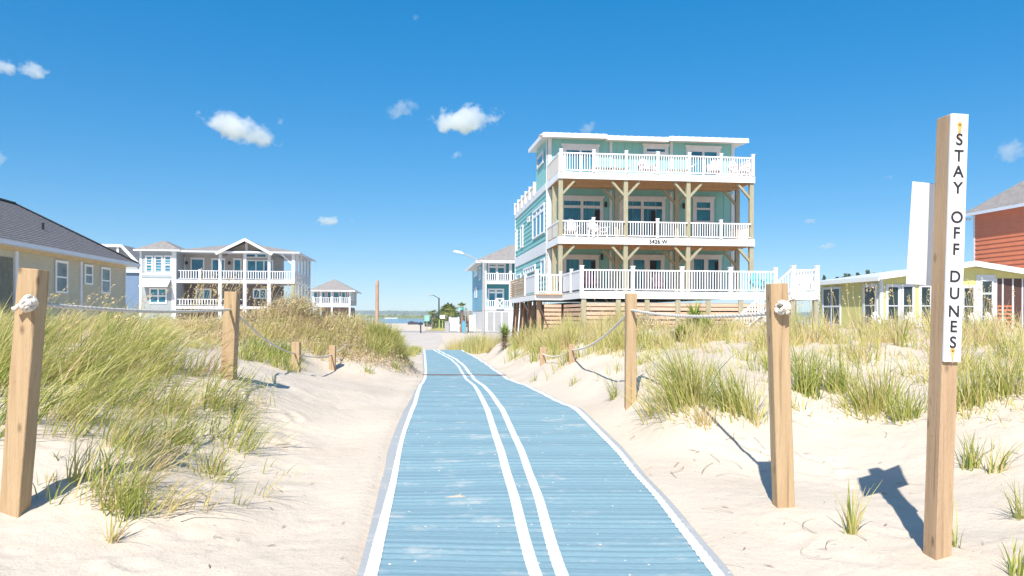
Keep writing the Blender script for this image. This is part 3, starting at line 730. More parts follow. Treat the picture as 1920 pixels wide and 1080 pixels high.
# balconies
def deck(zb, zt, rail_z, posts_px, half_px=()):
    d = MB(); x = ub0+.06
    while x < ub1-.15: d.box(x, x+.135, VB+.045, -.06, zt-.035, zt); x += .147
    d.build('deck_board', M['cedar'], house)
    d = MB(); d.box(ub0, ub1, VB-.02, VB+.04, zb, zt+.02)
    d.box(ub0, ub0+.05, VB+.041, -.06, zb, zt+.02); d.box(ub1-.05, ub1, VB+.041, -.06, zb, zt+.02); fo = d.build('fascia', M['white'], house)
    d = MB(); y = VB+.5
    while y < -.2: d.box(ub0+.055, ub1-.055, y-.02, y+.02, zb+.03, zt-.037); y += .42
    d.box(ub0+.055, ub1-.055, VI-.06, VI+.06, zb-.08, zb+.028)
    d.build('joist', M['cedar'], house)
    return fo
deck(z3b, z3t, z3r, ())
f2 = deck(z2b, z2t, z2r, ())
house_number(f2, '5426 W', (H.u(1233.5, VB-.02), VB-.034, H.z(453.5, H.u(1233, VB), VB)), .27, M['black'])
p3 = [H.u(p, VB) for p in (1050.5, 1112, 1173, 1232, 1291.5, 1351, 1410.5)]
big = [H.u(p, VB) for p in (1051, 1173.5, 1291, 1410)]
mid = [H.u(p, VB) for p in (1112, 1232, 1351)]
for x in p3: rpost(house, (x, VB-.0), z3t+.021, z3r+.12)
for a, b in zip(p3, p3[1:]): railing(house, (a+.07, VB), (b-.07, VB), z3t, z3r)
allx = sorted(big+mid)
for x in mid: rpost(house, (x, VB), z2t+.021, z2r+.12)
for a, b in zip(allx, allx[1:]): railing(house, (a+.08, VB), (b-.08, VB), z2t, z2r)
for zt_, zr_ in ((z3t, z3r), (z2t, z2r)):       # side balustrades of solid bounce tinted panel with painted sand bounce and rails
    for ux in (ub0+.03, ub1-.05):
        if ux < 1 :
            pb_ = MB(); pb_.box(ux, ux+.03, VB+.1, -.1, zt_+.09, zr_-.08); pb_.build('side_panel', M['bouncepanel'], house)
            mb = MB(); mb.box(ux-.02, ux+.05, VB+.1, -.08, zr_-.078, zr_); mb.build('railing', M['white'], house)
        else: railing(house, (ux, VB+.1), (ux, -.1), zt_, zr_)
def timber(parent, x, v, lo, hi, w=.2, brace=(-1, 1), m='treated', side=False):
    mb = MB(); mb.box(x-w/2, x+w/2, v-w/2, v+w/2, lo, hi); o = mb.build('timber_post', M[m], parent)
    for s in brace:
        b = MB(); b.beam((x+s*.02, v, hi-.78), (x+s*.68, v, hi-.06), .10, .15, (0, 1, 0)); b.build('brace', M[m], o)
    return o
for i, x in enumerate(big):
    br = (1,) if i == 0 else ((-1,) if i == 3 else (-1, 1))
    timber(house, x, VB+.1 if 0 else VB+.16, z2t+.021, z3b, brace=br)
    timber(house, x, VB+.16, z1t, z2b, brace=br)
    timber(house, x, VI, z2t+.021, z3b-.082, brace=br, m='treated'); timber(house, x, VI, z1t, z2b-.082, brace=br, m='treated')
# doors and windows of the front
def fw(p0, p1, y0, zbot, **kw):
    return window(house, FRONT, H.u(p0, 0), H.u(p1, 0), zbot, H.zz(p0, y0, 0), **kw)
fw(1053, 1121, 274, z3t+.05, cols=2, tr=.2, mul=.12, head=.12, name='sliding_door', fm='white2')
window(house, FRONT, H.u(1205, 0), H.u(1251, 0), H.zz(1205, 289, 0), H.zz(1205, 273, 0), tr=.17, head=.1, fm='white2')
fw(1285, 1349, 277, z3t+.05, cols=2, tr=.2, mul=.12, head=.12, name='sliding_door', fm='white2')
fw(1050, 1130, 370, z2t+.05, cols=2, rows=(.28, 1.6), tr=.17, mul=.14, head=.1, name='sliding_door', fm='white2', curtain=(.86, 1.0, .78))
fw(1160, 1246, 371, z2t+.05, cols=2, rows=(.28, 1.6), tr=.17, mul=.14, head=.1, name='sliding_door', fm='white2', curtain=(.72, .84, .78))
fw(1298, 1337, 372, z2t+.05, cols=1, rows=(.3, .6, .9), tr=.2, mul=.10, head=.1, name='balcony_door', fm='white2')
fw(1055, 1122, 480, z1t+.05, cols=2, tr=.17, mul=.2, head=.08, name='french_door', fm='white2', curtain=(.85, 1.0, .95))
fw(1180, 1245, 480, z1t+.05, cols=2, tr=.2, mul=.28, head=.08, name='french_door', fm='white2', curtain=(.62, .85, .98))
fw(1294, 1352, 480, z1t+.05, cols=2, tr=.17, mul=.22, head=.08, name='french_door', fm='white2', curtain=(.85, 1.0, .95))
for px, y0, y1 in ((1134.5, 378, 389), (1280.5, 381, 392), (1127.5, 476, 488), (1278, 478, 490)):
    mb = MB(); c = H.u(px, 0); a, b = H.zz(px, y1, 0), H.zz(px, y0, 0)
    mb.tube([(c, -.10, a), (c, -.10, a+.04), (c, -.10, b-.06), (c, -.10, b)], [.05, .07, .07, .02], 8); mb.box(c-.03, c+.03, -.05, -.001, (a+b)/2-.05, (a+b)/2+.05)
    mb.build('wall_lamp', M['black'], house)
# left flank: windows
def sw(p0, p1, ytop_p1, ybot_p1, **kw):          # p0 far edge, p1 near edge, heights read at the near edge
    a, b = H.v(p0, 0), H.v(p1, 0)
    return window(house, SIDEL(-.03), a, b, H.z(ybot_p1, 0, b), H.z(ytop_p1, 0, b), **kw)
sw(1000, 1022, 379, 436, cols=3, rows=(.22, 1), tr=.1, mul=.14, fm='white')
sw(1008, 1019.5, 281, 305, tr=.14, fm='white2')
sw(977, 981.5, 421, 463, tr=.09, fm='white'); sw(968, 970.5, 430, 470, tr=.08, fm='white')
sw(990, 994, 405, 415, tr=.09, fm='white')
sw(983, 1005, 495, 508, cols=5, tr=.1, mul=.2, fm='white'); sw(1016, 1023, 484, 518, tr=.1, fm='white')
sw(970, 978, 512, 530, tr=.1, fm='white')
# parapet of the rear roof terrace
a, b = V3+.2, VBK
zp0, zp1 = z3t+.061, H.z(345, 0, V3+.1)
mb = MB(); mb.box(-.05, .0, a, b, zp0, zp1-.08); mb.build('parapet_panel', M['bouncepanel'], house)
mb = MB(); mb.box(-.09, .05, a, b, zp1-.079, zp1); mb.build('parapet_rail', M['white'], house)
for k in range(6): rpost(house, (-.04, a+.1+(b-a-.2)*k/5), zp0-.05, zp1+.10, .16)
# ---- the big lower deck
d = MB(); d.box(ua0, ua1, VA+.041, VB-.5, z1t-.04, z1t); d.box(H.u(1003, VB-.3), ub1+.2, VB-.499, -.06, z1t-.04, z1t)
usl = H.u(1003, VB-.3)
d.box(usl, -.06, -.059, 6.5, z1t-.04, z1t); d.build('lower_deck', M['cedar'], house)
d = MB(); d.box(ua0, ua1, VA, VA+.04, z1b, z1t+.02); d.box(ua0, ua0+.04, VA+.041, VB-.34, z1b, z1t+.02)
d.box(usl, ua0-.001, VB-.34, VB-.30, z1b, z1t+.02); d.box(usl, usl+.04, VB-.299, 6.5, z1b, z1t+.02)
d.build('fascia', M['white'], house)
pa = [H.u(p, VA) for p in (1091, 1187, 1279.5, 1370.5, 1454.5)]
for x in pa: rpost(house, (x, VA+.08), z1b+.05, z1r+.12, .15)
for a, b in zip(pa, pa[1:]): railing(house, (a+.08, VA+.06), (b-.08, VA+.06), z1t, z1r)
# return side towards the house, solid panel
def panel_run(u, v0, v1, lo, hi, m='white2', slats=False):
    mb = MB()
    if slats:
        z = lo+.02
        while z < hi-.06: mb.box(u-.012, u+.012, v0, v1, z, z+.10); z += .13
        mb.build('privacy_slats', M['oldpine'], house)
    else:
        mb.box(u-.015, u+.015, v0, v1, lo+.1, hi-.07); mb.build('side_panel', M[m], house)
        mb = MB(); mb.box(u-.035, u+.035, v0, v1, hi-.069, hi); mb.build('railing', M['white'], house)
panel_run(ua0+.06, VA+.16, VB-.4, z1t, z1r)
rpost(house, (ua0+.06, (VA+VB)/2), z1t, z1r+.1, .12)
xb0 = H.u(1006, VB-.3)
rpost(house, (xb0, VB-.26), z1b+.05, z1r+.18, .17); rpost(house, (ua0-.05, VB-.26), z1t, z1r+.1, .12)
railing(house, (xb0+.08, VB-.26), (ua0-.1, VB-.26), z1t, z1r)
vv = H.v(984, usl); panel_run(usl+.03, VB-.15, vv, z1t, z1r); panel_run(usl+.03, vv+.05, 6.4, z1t-.05, z1r+.1, slats=True)
rpost(house, (usl+.03, vv), z1t, z1r+.1, .12)
# skirt of horizontal boards with timber piles in front of painted darkness
d = MB(); z = z1b-.18; k = 0
while z > .1:
    d.box(ua0+.05, ua1-.1, VA+.10, VA+.13, z-.135, z); k += 1; z -= .135+(.035 if k % 2 else .06)
d.build('skirt_board', M['slat'], house)
d = MB(); z = z1b-.2; k = 0
while z > .1:
    d.box(ua0+.08, ua0+.11, VA+.2, VB-.35, z-.135, z); d.box(usl+.45, ua0, VB-.2, VB-.17, z-.135, z); k += 1; z -= .19
d.build('skirt_board', M['slat'], house)
for px in (1095, 1160, 1214, 1272, 1329, 1390, 1440):
    x = H.u(px, VA); mb = MB(); mb.box(x-.1, x+.1, VA+.042, VA+.098, -.2, z1b-.03); mb.build('pile', M['treated'], house)
d = MB()
for k in range(6):
    d.beam((usl+.1, -2.9+k*1.5, z1b-.03), (usl+.1, -1.4+k*1.5, 0), .05, .12, (1, 0, 0))
d.beam((usl+.1, VB-.2, z1b-.03), (usl+1.0, VB-.2, .5), .06, .16, (0, 1, 0)); d.beam((usl+.5, VB+1.2, z1b-.03), (usl+1.4, VB+1.2, .3), .06, .16, (0, 1, 0)); d.beam((usl-.1, VB+3.2, z1b-.03), (usl+1.2, VB+3.2, .3), .06, .16, (0, 1, 0))
d.build('stair_brace', mat('dark timber', (.16, .10, .07), .8, .2, 3), house)
for v in (-3.2, -.2, 2.8, 5.8):
    mb = MB(); mb.box(usl+.15, usl+.35, v-.1, v+.1, -.2, z1b); mb.build('pile', M['oldpine'], house)
mb = MB(); mb.box(ua0+.4, uR-.1, VB, VBK-.3, -.1, z1b-.1); mb.build('under_floor_shade', M['dark'], house)  # dark box painted as the shade beneath the house
# landing and stair in front of the deck, going down to the left
VL = VA-1.25; xl0, xl1 = H.u(1487, VL), H.u(1531, VL)
lt = z1t+.02
mb = MB(); mb.box(xl0-.1, xl1+.12, VL-.02, VL+.02, lt-.33, lt); mb.box(xl0-.1, xl0-.06, VL+.021, VA-.001, lt-.33, lt); mb.box(xl1+.08, xl1+.12, VL+.021, VA+1.0, lt-.33, lt)
mb.box(xl0-.06, xl1+.08, VL+.021, VA+1, lt-.06, lt-.01); mb.box(ua1+.001, xl1+.08, VA+1.0, VA+1.04, lt-.33, lt)
ld = mb.build('landing', M['white'], house)
zr = lt+.92
rpost(ld, (xl0, VL), lt-.3, zr+.12, .15); rpost(ld, (xl1, VL), lt-.3, zr+.12, .15); rpost(ld, (xl1, VA+.9), lt-.3, zr+.12, .15)
railing(ld, (xl0+.08, VL), (xl1-.08, VL), lt, zr); railing(ld, (xl1, VL+.08), (xl1, VA+.82), lt, zr)
for xx, v_ in ((xl0, VL+.1), (xl1, VL+.1), (xl1, VA+.8)):
    mb = MB(); mb.box(xx-.09, xx+.09, v_-.09, v_+.09, -.2, lt-.335); mb.build('pile', M['treated'], ld)
run = 3.3; xs0, xs1 = xl0-.1, xl0-.1-run
st = MB(); ns = 10
for k in range(ns):
    a = xs0-run*(k+1)/ns; zt = lt-.02-(lt-.1)*(k+.5)/ns
    st.box(a, a+run/ns+.02, VL+.03, VA-.06, zt-.04, zt)
so_ = st.build('stair_tread', M['white2'], house)
mb = MB(); mb.beam((xs0, VL, lt-.2), (xs1, VL, -.1), .05, .16); mb.build('stringer', M['white2'], house)
railing(house, (xs0, VL), (xs1, VL), lt, zr, zf1=.15, ztop1=1.0, n=28)
rpost(house, (xs1, VL), -.1, 1.1, .13)

# chairs on the decks
def make_chair(name, label, mname, grp=None):
    """slatted garden chair with a fan back, faces -y"""
    m = M[mname]; t = empty(name, (0, 0, 0), 0, label, 'chair', grp)
    s = MB()
    for k in range(5): s.box(-.27, .27, -.30+k*.11, -.205+k*.11, .34-.018*k, .36-.018*k)
    s.build('seat', m, t)
    b = MB()
    for k in range(5):
        x = (k-2)*.115; top = 1.0-.05*(k-2)**2; b.beam((x*.85, .26, .28), (x*1.15, .50, top), .10, .022, (0, -1, 0))
    b.box(-.27, .27, .37, .395, .60, .66); b.build('backrest', m, t)
    for sx in (-1, 1):
        a = MB(); a.box(sx*.27, sx*.40, -.36, .40, .56, .585); a.build('arm', m, t)
        for (y0, y1) in ((-.30, -.22), (.34, .42)):
            l = MB(); l.box(sx*.285, sx*.325, y0, y1, 0, .558); l.build('leg', m, t)
    return t
def place_chair(src, Fm, u, v, z, rz, label, grp=None):
    c = copy_tree(src) if src.get('used') else src
    src['used'] = 1
    P = Fm.o + Fm.U*u + Fm.V*v
    c.location = (P.x, P.y, z+Fm.base); c.rotation_euler = (0, 0, rz+Fm.ang); c['label'] = label
    if grp: c['group'] = grp
    return c
CW = make_chair('garden_chair', 'x', 'white'); CP_ = make_chair('garden_chair', 'x', 'pink'); CD = make_chair('garden_chair', 'x', 'plum'); CA = make_chair('garden_chair', 'x', 'aqua')
G = 'garden chairs on the decks of the turquoise house'
for src, px, v, z, rz, lab in (
    (CW, 1069, -2.7, z2t, -.1, 'white slatted chair on the middle balcony beside the left corner post'),
    (CW, 1122, -2.6, z2t, .5, 'white slatted chair on the middle balcony, turned towards the second railing post'),
    (CP_, 1212, -2.5, z3t, .1, 'pale pink chair in the middle of the top balcony'),
    (CP_, 1338, -2.6, z3t, -.3, 'pale pink chair on the top balcony in front of the right sliding door'),
    (CP_, 1385, -2.6, z3t, .3, 'pale pink chair at the right end of the top balcony'),
    (CD, 1108, -6.6, z1t, .2, 'dark plum chair behind the left end of the lower deck railing'),
    (CD, 1236, -4.4, z1t, -.2, 'dark plum chair on the lower deck in front of the middle french door'),
    (CA, 1428, -6.9, z1t, .35, 'aqua chair at the right end of the lower deck, left of its pair'),
    (CA, 1446, -6.3, z1t, -.3, 'aqua chair at the right end of the lower deck, right of its pair')):
    place_chair(src, H, H.u(px, v), v, z, rz, lab, G)
def lounger(px, v, label):
    t = empty('sun_lounger', (0, 0, 0), 0, label, 'sun lounger', 'white loungers on the top balcony'); x = H.u(px, v); P = H.o+H.U*x+H.V*v
    t.location = (P.x, P.y, z3t+H.base); t.rotation_euler = (0, 0, H.ang)
    s = MB()
    for k in range(9): s.box(-.65+k*.12, -.56+k*.12, -.28, .28, .33, .36)
    s.build('seat', M['white'], t); b = MB()
    for k in range(5): b.beam((.45+k*.09, -.28, .36+k*.07), (.45+k*.09, .28, .36+k*.07), .08, .02)
    b.build('backrest', M['white'], t)
    for sx in (-.6, .4):
        for sy in (-.25, .25): l = MB(); l.box(sx-.03, sx+.03, sy-.03, sy+.03, 0, .329); l.build('leg', M['white'], t)
for px, lab in ((1130, 'white lounger on the top balcony right of the left sliding door'), (1158, 'white lounger on the top balcony by the second railing post from the left'), (1270, 'white lounger on the top balcony left of the right sliding door')):
    lounger(px, -2.6, lab)

# ================================================================== grey two storey house, left background
GH = Frame(552, 70, -.42, ANG)       # origin at the near right porch corner; u runs negative to the left
gh = frame_empty(GH, 'grey_house', 'grey two storey house with long white porches and a central gable', 'house')
u_ = lambda px, v=0: GH.u(px, v)
zz = lambda px, py, v=0: GH.zz(px, py, v)
uL, uM = u_(262), u_(329)
ze = zz(400, 472); zd1, zd0 = zz(450, 525), zz(450, 531); zl1, zl0 = zz(380, 574), zz(380, 579)
PW = 2.6   # porch depth
vS = GH.v(582, 0)
mb = MB(); mb.box(uL, uM, 0, 10.6, 0, ze); siding(mb, FRONT, uL+.2, uM-.2, zz(300, 520), ze-.05, .25, .03); mb.build('wing_wall', M['grey'], gh)
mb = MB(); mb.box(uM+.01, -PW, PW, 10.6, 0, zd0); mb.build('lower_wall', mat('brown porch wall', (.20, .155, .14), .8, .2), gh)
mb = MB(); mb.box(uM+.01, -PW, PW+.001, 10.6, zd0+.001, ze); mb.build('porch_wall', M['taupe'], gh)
mb = MB(); mb.box(uL-.02, uL+.15, -.04, -.001, 0, ze); mb.box(uM-.3, uM+.06, -.06, -.001, 0, ze); mb.box(uL+.151, uM-.301, -.03, -.001, zz(300, 516), zz(300, 513)); mb.build_each('corner_board', M['white2'], gh)
mb = MB(); mb.box(uM+.07, 0, -.02, .06, zd0, zd1); mb.box(-.08, 0, .061, vS, zd0, zd1); mb.box(uM+.07, -.09, .061, PW, zd1-.1, zd1-.02)
mb.box(-PW, -.081, PW+.001, vS, zd1-.1, zd1-.02); mb.build('balcony', M['white2'], gh)
mb = MB(); mb.box(uM+.07, 0, -.02, PW, zl0, zl1); mb.build('porch_floor', M['white2'], gh)
cols = [u_(p) for p in (412, 458.5, 504)]
for c in cols:
    mb = MB(); mb.box(c-.12, c+.12, .0, .24, zd1, ze-.05); mb.build('column', M['white2'], gh)
    mb = MB(); mb.box(c-.14, c+.14, .0, .28, 0, zd0); mb.build('column', M['white2'], gh)
mb = MB(); mb.box(-.25, 0, 0, .25, zd1, ze-.05); mb.build('column', M['white2'], gh)
mb = MB(); mb.box(-.28, -.01, .07, .35, 0, zd0-.01); mb.build('column', M['treated'], gh)
mb = MB(); mb.beam((-1.2, .12, ze-.1), (-.2, .12, ze-1.0), .12, .12, (0, 1, 0)); mb.build('brace', M['white2'], gh)
for k in range(1, 6):
    v = .1+(vS-.2)*k/5; mb = MB(); mb.box(-.2, 0, v-.12, v+.12, zd1, ze-.05); mb.build('column', M['white2'], gh)
    mb = MB(); mb.box(-.2, 0, v-.12, v+.12, 0, zd0-.01); mb.build('column', M['white2'], gh)
rz_ = zz(450, 507.5)
ptsx = [uM+.1, u_(374)] + cols + [-.15]
for a, b in zip(ptsx, ptsx[1:]): railing(gh, (a+.1, .08), (b-.1, .08), zd1, rz_, gap=.2, bw=.07, m='white2')
rpost(gh, (u_(374), .08), zd1, rz_+.05, .2, 'white2')
railing(gh, (-.06, .3), (-.06, vS), zd1, rz_, gap=.22, bw=.08, m='white2')
rl = zz(380, 560.5)
railing(gh, (uM+.1, .08), (u_(412)-.1, .08), zl1, rl, gap=.22, bw=.08, m='white2'); railing(gh, (u_(412)+.2, .08), (u_(458)-.2, .08), zl1, rl, gap=.22, bw=.08, m='white2')
# roof: main hip, wing hip, gable
def hip(parent, x0, x1, y0, y1, z, h, m, eave=.14, name='roof', fm='white2', along=None):
    wx, wy = x1-x0, y1-y0; k = min(wx, wy)/2
    if wx >= wy: r = [(x0+k, (y0+y1)/2, z+h), (x1-k, (y0+y1)/2, z+h)]; fs = [(0,1,5,4),(1,2,5),(2,3,4,5),(3,0,4)]
    else: r = [((x0+x1)/2, y0+k, z+h), ((x0+x1)/2, y1-k, z+h)]; fs = [(0,1,4),(1,2,5,4),(2,3,5),(3,0,4,5)]
    mb = MB(); mb.add([(x0,y0,z),(x1,y0,z),(x1,y1,z),(x0,y1,z)]+r, fs+[(3,2,1,0)]); o = mb.build(name, m, parent)
    mb = MB(); mb.box(x0-.03, x1+.03, y0-.03, y0+.02, z-eave, z-.004); mb.box(x1-.02, x1+.03, y0+.021, y1, z-eave, z-.004); mb.box(x0-.03, x0+.02, y0+.021, y1, z-eave, z-.004)
    mb.box(x0+.021, x1-.021, y0+.021, y1, z-eave*.5, z-eave*.4)
    mb.build('gutter', M[fm], o); return o
hip(gh, uM-.3, .45, -.45, 11.0, ze+.05, zz(400, 457, 5.3)-ze, M['shingle2'], fm='trimgrey')
hip(gh, uL-.35, uM+.5, -.55, 5.0, ze+.10, zz(305, 452.5, 2.2)-ze-.1, M['shingle2'], fm='trimgrey')
ga, gb, gc = u_(404, -.7), u_(458.5, -.7), u_(510, -.7); gzt = zz(458, 446.5, -.7); gzb = zz(404, 473, -.7)
mb = MB()
for s0, s1 in ((ga, gb), (gc, gb)):
    mb.add([(s0,-.7,gzb),(s1,-.7,gzt),(s1,5.5,gzt),(s0,5.5,gzb),(s0,-.7,gzb-.12),(s1,-.7,gzt-.12),(s1,5.5,gzt-.12),(s0,5.5,gzb-.12)], [(0,1,2,3),(7,6,5,4),(0,4,5,1),(1,5,6,2),(2,6,7,3),(3,7,4,0)])
go = mb.build('gable_roof', M['shingle2'], gh)
mb = MB(); mb.beam((ga, -.74, gzb-.12), (gb, -.74, gzt-.12), .06, .22); mb.beam((gb, -.745, gzt-.12), (gc, -.745, gzb-.12), .06, .22)
mb.box(ga+.3, gc-.3, -.1, .1, ze-.12, ze+.08); mb.build('rake_board', M['white'], go)
mb = MB(); mb.box(gb-.1, gb+.1, -.05, .1, ze+.081, gzt-.25); mb.build('king_post', M['white2'], go)
mb = MB(); mb.prism([(ga+.6, ze+.1), (gc-.6, ze+.1), (gb, gzt-.3)], 'v', .35, .45); mb.build('gable_infill', mat('pale gable fill', (.80, .68, .54), .7), go)  # pale panel added inside the open gable to brighten its dark interior
W1 = FRONT; W2 = FRONTAT(PW); 
for a, b in ((272, 287), (289, 305), (307, 322)): window(gh, W1, u_(a), u_(b), zz(a, 512), zz(a, 479), rows=((1, 1) if a != 289 else (1,)), tr=.12, mul=.06)
window(gh, W1, u_(280), u_(313), zz(280, 569), zz(280, 540), cols=2, rows=(1, 1), tr=.12, mul=.12)
for a, b, t_ in ((338, 347, 484), (357, 383, 484), (396, 422, 485), (437, 453, 485)): window(gh, W2, u_(a, PW), u_(b, PW), zd1, zz(a, t_, PW), tr=.12, name='door', head=.05)
window(gh, W2, u_(462, PW), u_(512, PW), zd1, zz(462, 487, PW), cols=3, tr=.12, mul=.12, name='sliding_door'); window(gh, W2, u_(460, PW), u_(500, PW), zz(462, 483, PW), zz(462, 475, PW), cols=2, tr=.1, mul=.2)
window(gh, W2, u_(367, PW), u_(396, PW), zz(367, 562, PW), zz(367, 541, PW), cols=2, tr=.12, mul=.12); window(gh, W2, u_(474, PW), u_(500, PW), zz(474, 560, PW), zz(474, 541, PW), cols=2, tr=.12, mul=.12)
window(gh, W2, u_(337, PW), u_(345, PW), zl1, zz(340, 541, PW), tr=.12, name='door')
for px in (350.5, 430.5): 
    c = u_(px, PW); z_ = zz(px, 492, PW); mb = MB(); mb.tube([(c, PW-.2, z_-.2), (c, PW-.2, z_), (c, PW-.2, z_+.12)], [.12, .14, .04], 8); mb.box(c-.04, c+.04, PW-.1, PW-.002, z_, z_+.08); mb.build('wall_lamp', M['black'], gh)
a, b = u_(267), u_(320); mb = MB(); z1_, z0_ = zz(300, 523), zz(300, 537, -1.0)
mb.add([(a, -.03, z1_), (b, -.03, z1_), (b, -1.0, z0_), (a, -1.0, z0_), (a, -.03, z1_-.04), (b, -.03, z1_-.04), (b, -1.0, z0_-.04), (a, -1.0, z0_-.04)], [(0,1,2,3),(7,6,5,4),(0,4,5,1),(1,5,6,2),(2,6,7,3),(3,7,4,0)])
mb.build('awning', M['white'], gh)

# ================================================================== small hipped house farther back
SH = Frame(657, 140, -.42, ANG)
sh = frame_empty(SH, 'small_house', 'small far house with a hipped roof and a white raised porch', 'house')
a = SH.u(586, 0); zq = lambda py, px=620: SH.zz(px, py, 0)
vs = SH.v(669.5, 0)
mb = MB(); mb.box(a, -.1, 1.6, vs, zq(571), zq(543)); mb.build('wall', M['taupe'], sh)
mb = MB(); mb.box(a, 0, 0, 1.59, zq(571), zq(569)); mb.box(a, 0, 0, .1, zq(575), zq(571)-.01); mb.build('porch_floor', M['white2'], sh)
hip(sh, a-.6, .8, -.7, vs+.6, zq(544), zq(527.5)-zq(543)+.6, M['shingle2'], eave=.25)
for px in (587, 601, 622, 638, 655.5):
    c = SH.u(px, 0); mb = MB(); mb.box(c-.14, c+.14, .02, .28, -.1 if px not in (638,) else zq(569), zq(545) if px != 638 else zq(556)); mb.build('column', M['white2'], sh)
railing(sh, (a, .1), (-.1, .1), zq(569), zq(557.5), gap=.3, bw=.1, m='white2')
for p0, p1 in ((587, 596), (603, 610), (613, 621), (625, 636), (640, 648), (651, 655)): window(sh, FRONTAT(1.6), SH.u(p0, 1.6), SH.u(p1, 1.6), SH.zz(p0, 566, 1.6), SH.zz(p0, 547, 1.6), tr=.12, rows=(1,))
mb = MB(); mb.box(a+.5, -.4, 2, vs-.5, -.1, zq(576)); mb.build('lower_wall', mat('reddish lower wall', (.30, .18, .13), .8), sh)
for k in range(2): window(sh, SIDER(-.1), 2.5+k*4, 4.3+k*4, SH.zz(657, 562, 0), SH.zz(657, 547, 0), tr=.2)

# ================================================================== tall teal house behind the street lamp
TH = Frame(908, 91, -.42, ANG)
th = frame_empty(TH, 'teal_house', 'tall teal house with white railed porches behind the turquoise house', 'house')
zt_ = lambda py, px=930, v=0: TH.zz(px, py, v)
e0 = zt_(489); w = TH.u(1030, 0)
vb = TH.v(886, 0)
PD_ = 2.2
mb = MB(); mb.box(0, w, PD_, vb, zt_(582), e0); mb.build('wall', M['darkteal'], th)
mb = MB(); mb.box(-.02, .16, 2.2, vb, zt_(582), e0-.01); siding(mb, SIDEL(-.02), PD_, vb, zt_(582), e0-.05, .25, .03); mb.build('side_wall', M['skyblue'], th)
mb = MB(); mb.box(0, w, 0, PD_-.01, zt_(532), zt_(527)); mb.box(0, w, 0, PD_-.01, zt_(582), zt_(577)); mb.build('porch_floor', M['white'], th)
mb = MB(); mb.box(0, w, -.02, vb, -.1, zt_(583)); mb.build('lower_wall', M['white2'], th)
hip(th, -1.0, w+.6, -.7, vb+.6, e0, zt_(464, 965, 8)-e0, M['shingle2'], eave=.3)
for px in (909.5, 957):
    c = TH.u(px, 0); mb = MB(); mb.box(c-.15, c+.15, .0, .3, zt_(577), zt_(532)-.01); mb.box(c-.15, c+.15, .0, .3, zt_(527), e0-.05); mb.build('column', M['white'], th)
for yr, yf in ((512, 527), (563, 577)):
    railing(th, (.2, .1), (w, .1), zt_(yf), zt_(yr), gap=.24, bw=.09)
    rpost(th, (TH.u(932, 0), .1), zt_(yf), zt_(yr-1.5), .2)
mb = MB(); x0, x1 = TH.u(930, -.1), TH.u(944, -.1); za, zb_ = zt_(578), zt_(560)
for p, q in (((x0, za), (x0, zb_)), ((x1, za), (x1, zb_)), ((x0, zb_), (x1, zb_)), ((x0, za), (x1, za)), ((x0, zb_), (x1, za)), ((x0, za), (x1, zb_))): mb.beam((p[0], -.1, p[1]), (q[0], -.1, q[1]), .1, .14)
mb.build('gate', M['white'], th)
window(th, FRONTAT(PD_), TH.u(914, PD_), TH.u(948, PD_), zt_(527), TH.zz(914, 493, PD_), cols=2, rows=(.15, 1), tr=.22, mul=.25, gm='glass', name='door'); window(th, FRONTAT(PD_), TH.u(914, PD_), TH.u(945, PD_), zt_(577), TH.zz(914, 541, PD_), cols=2, rows=(.15, 1), tr=.2, mul=.22, name='door')
window(th, SIDEL(-.05), TH.v(889, 0), TH.v(896, 0), TH.z(515, 0, 8), TH.z(500, 0, 8), tr=.2); window(th, SIDEL(-.05), TH.v(891, 0), TH.v(895, 0), TH.z(558, 0, 10), TH.z(538, 0, 10), tr=.2)
window(th, SIDEL(-.05), TH.v(899, 0), TH.v(902, 0), TH.z(525, 0, 5), TH.z(500, 0, 5), tr=.2)
for k in range(3): 
    mb = MB(); x = TH.u(914+k*14, -.05); mb.box(x, x+.7, -.05, -.021, .1, zt_(585)); mb.build('lattice_panel', M['concrete'], th)

# ================================================================== beige bungalow, left
BX = -20.9
BF = Frame(112, 37, 0.0, ANG)       # origin on its right-hand wall; wall runs along v
bg = frame_empty(BF, 'beige_bungalow', 'long beige bungalow with a grey shingle roof at the left edge', 'house')
v0, v1 = BF.v(-150, 0), BF.v(234, 0); ze = BF.z(472, 0, 0)
W_ = 8.1
mb = MB(); mb.box(-W_, 0, v0, v1, 0, ze); mb.build('core_wall', M['beige'], bg)
mb = MB(); siding(mb, SIDER(0), BF.v(28, 0), v1-.05, .6, ze-.3, .2, .03); mb.build('siding', M['beige'], bg)
mb = MB(); mb.box(.0, .05, v0, v1, ze-.29, ze-.02); mb.build('frieze', mat('tan frieze', (.66, .52, .28), .6), bg)
mb = MB()
for px, ww in ((28, .26), (150, .22), (233, .12)): v = BF.v(px, 0); mb.box(.0, .075, v-ww/2, v+ww/2, .4, ze-.3)
mb.build_each('corner_board', M['white2'], bg)
OV = .55
x0, x1, y0, y1, hh = -W_-OV, OV, v0-OV, v1+OV, 2.75
xm = (x0+x1)/2; k = (x1-x0)/2
mb = MB(); mb.add([(x0,y0,ze),(x1,y0,ze),(x1,y1,ze),(x0,y1,ze),(xm,y0+k,ze+hh),(xm,y1-k,ze+hh)], [(0,1,4),(1,2,5,4),(2,3,5),(3,0,4,5),(3,2,1,0)])
ro_ = mb.build('roof', M['shingle'], bg)
mb = MB(); n_ = 24                                  # shingle courses
for i in range(1, n_):
    t_ = i/n_; xx = x1+(xm-x1)*t_; zz2 = ze+hh*t_; ya, yb = y0+k*t_, y1-k*t_
    mb.beam((xx, ya, zz2+.004), (xx, yb, zz2+.004), .03, .014)
mb.build('shingle_course', M['shingle'], ro_)
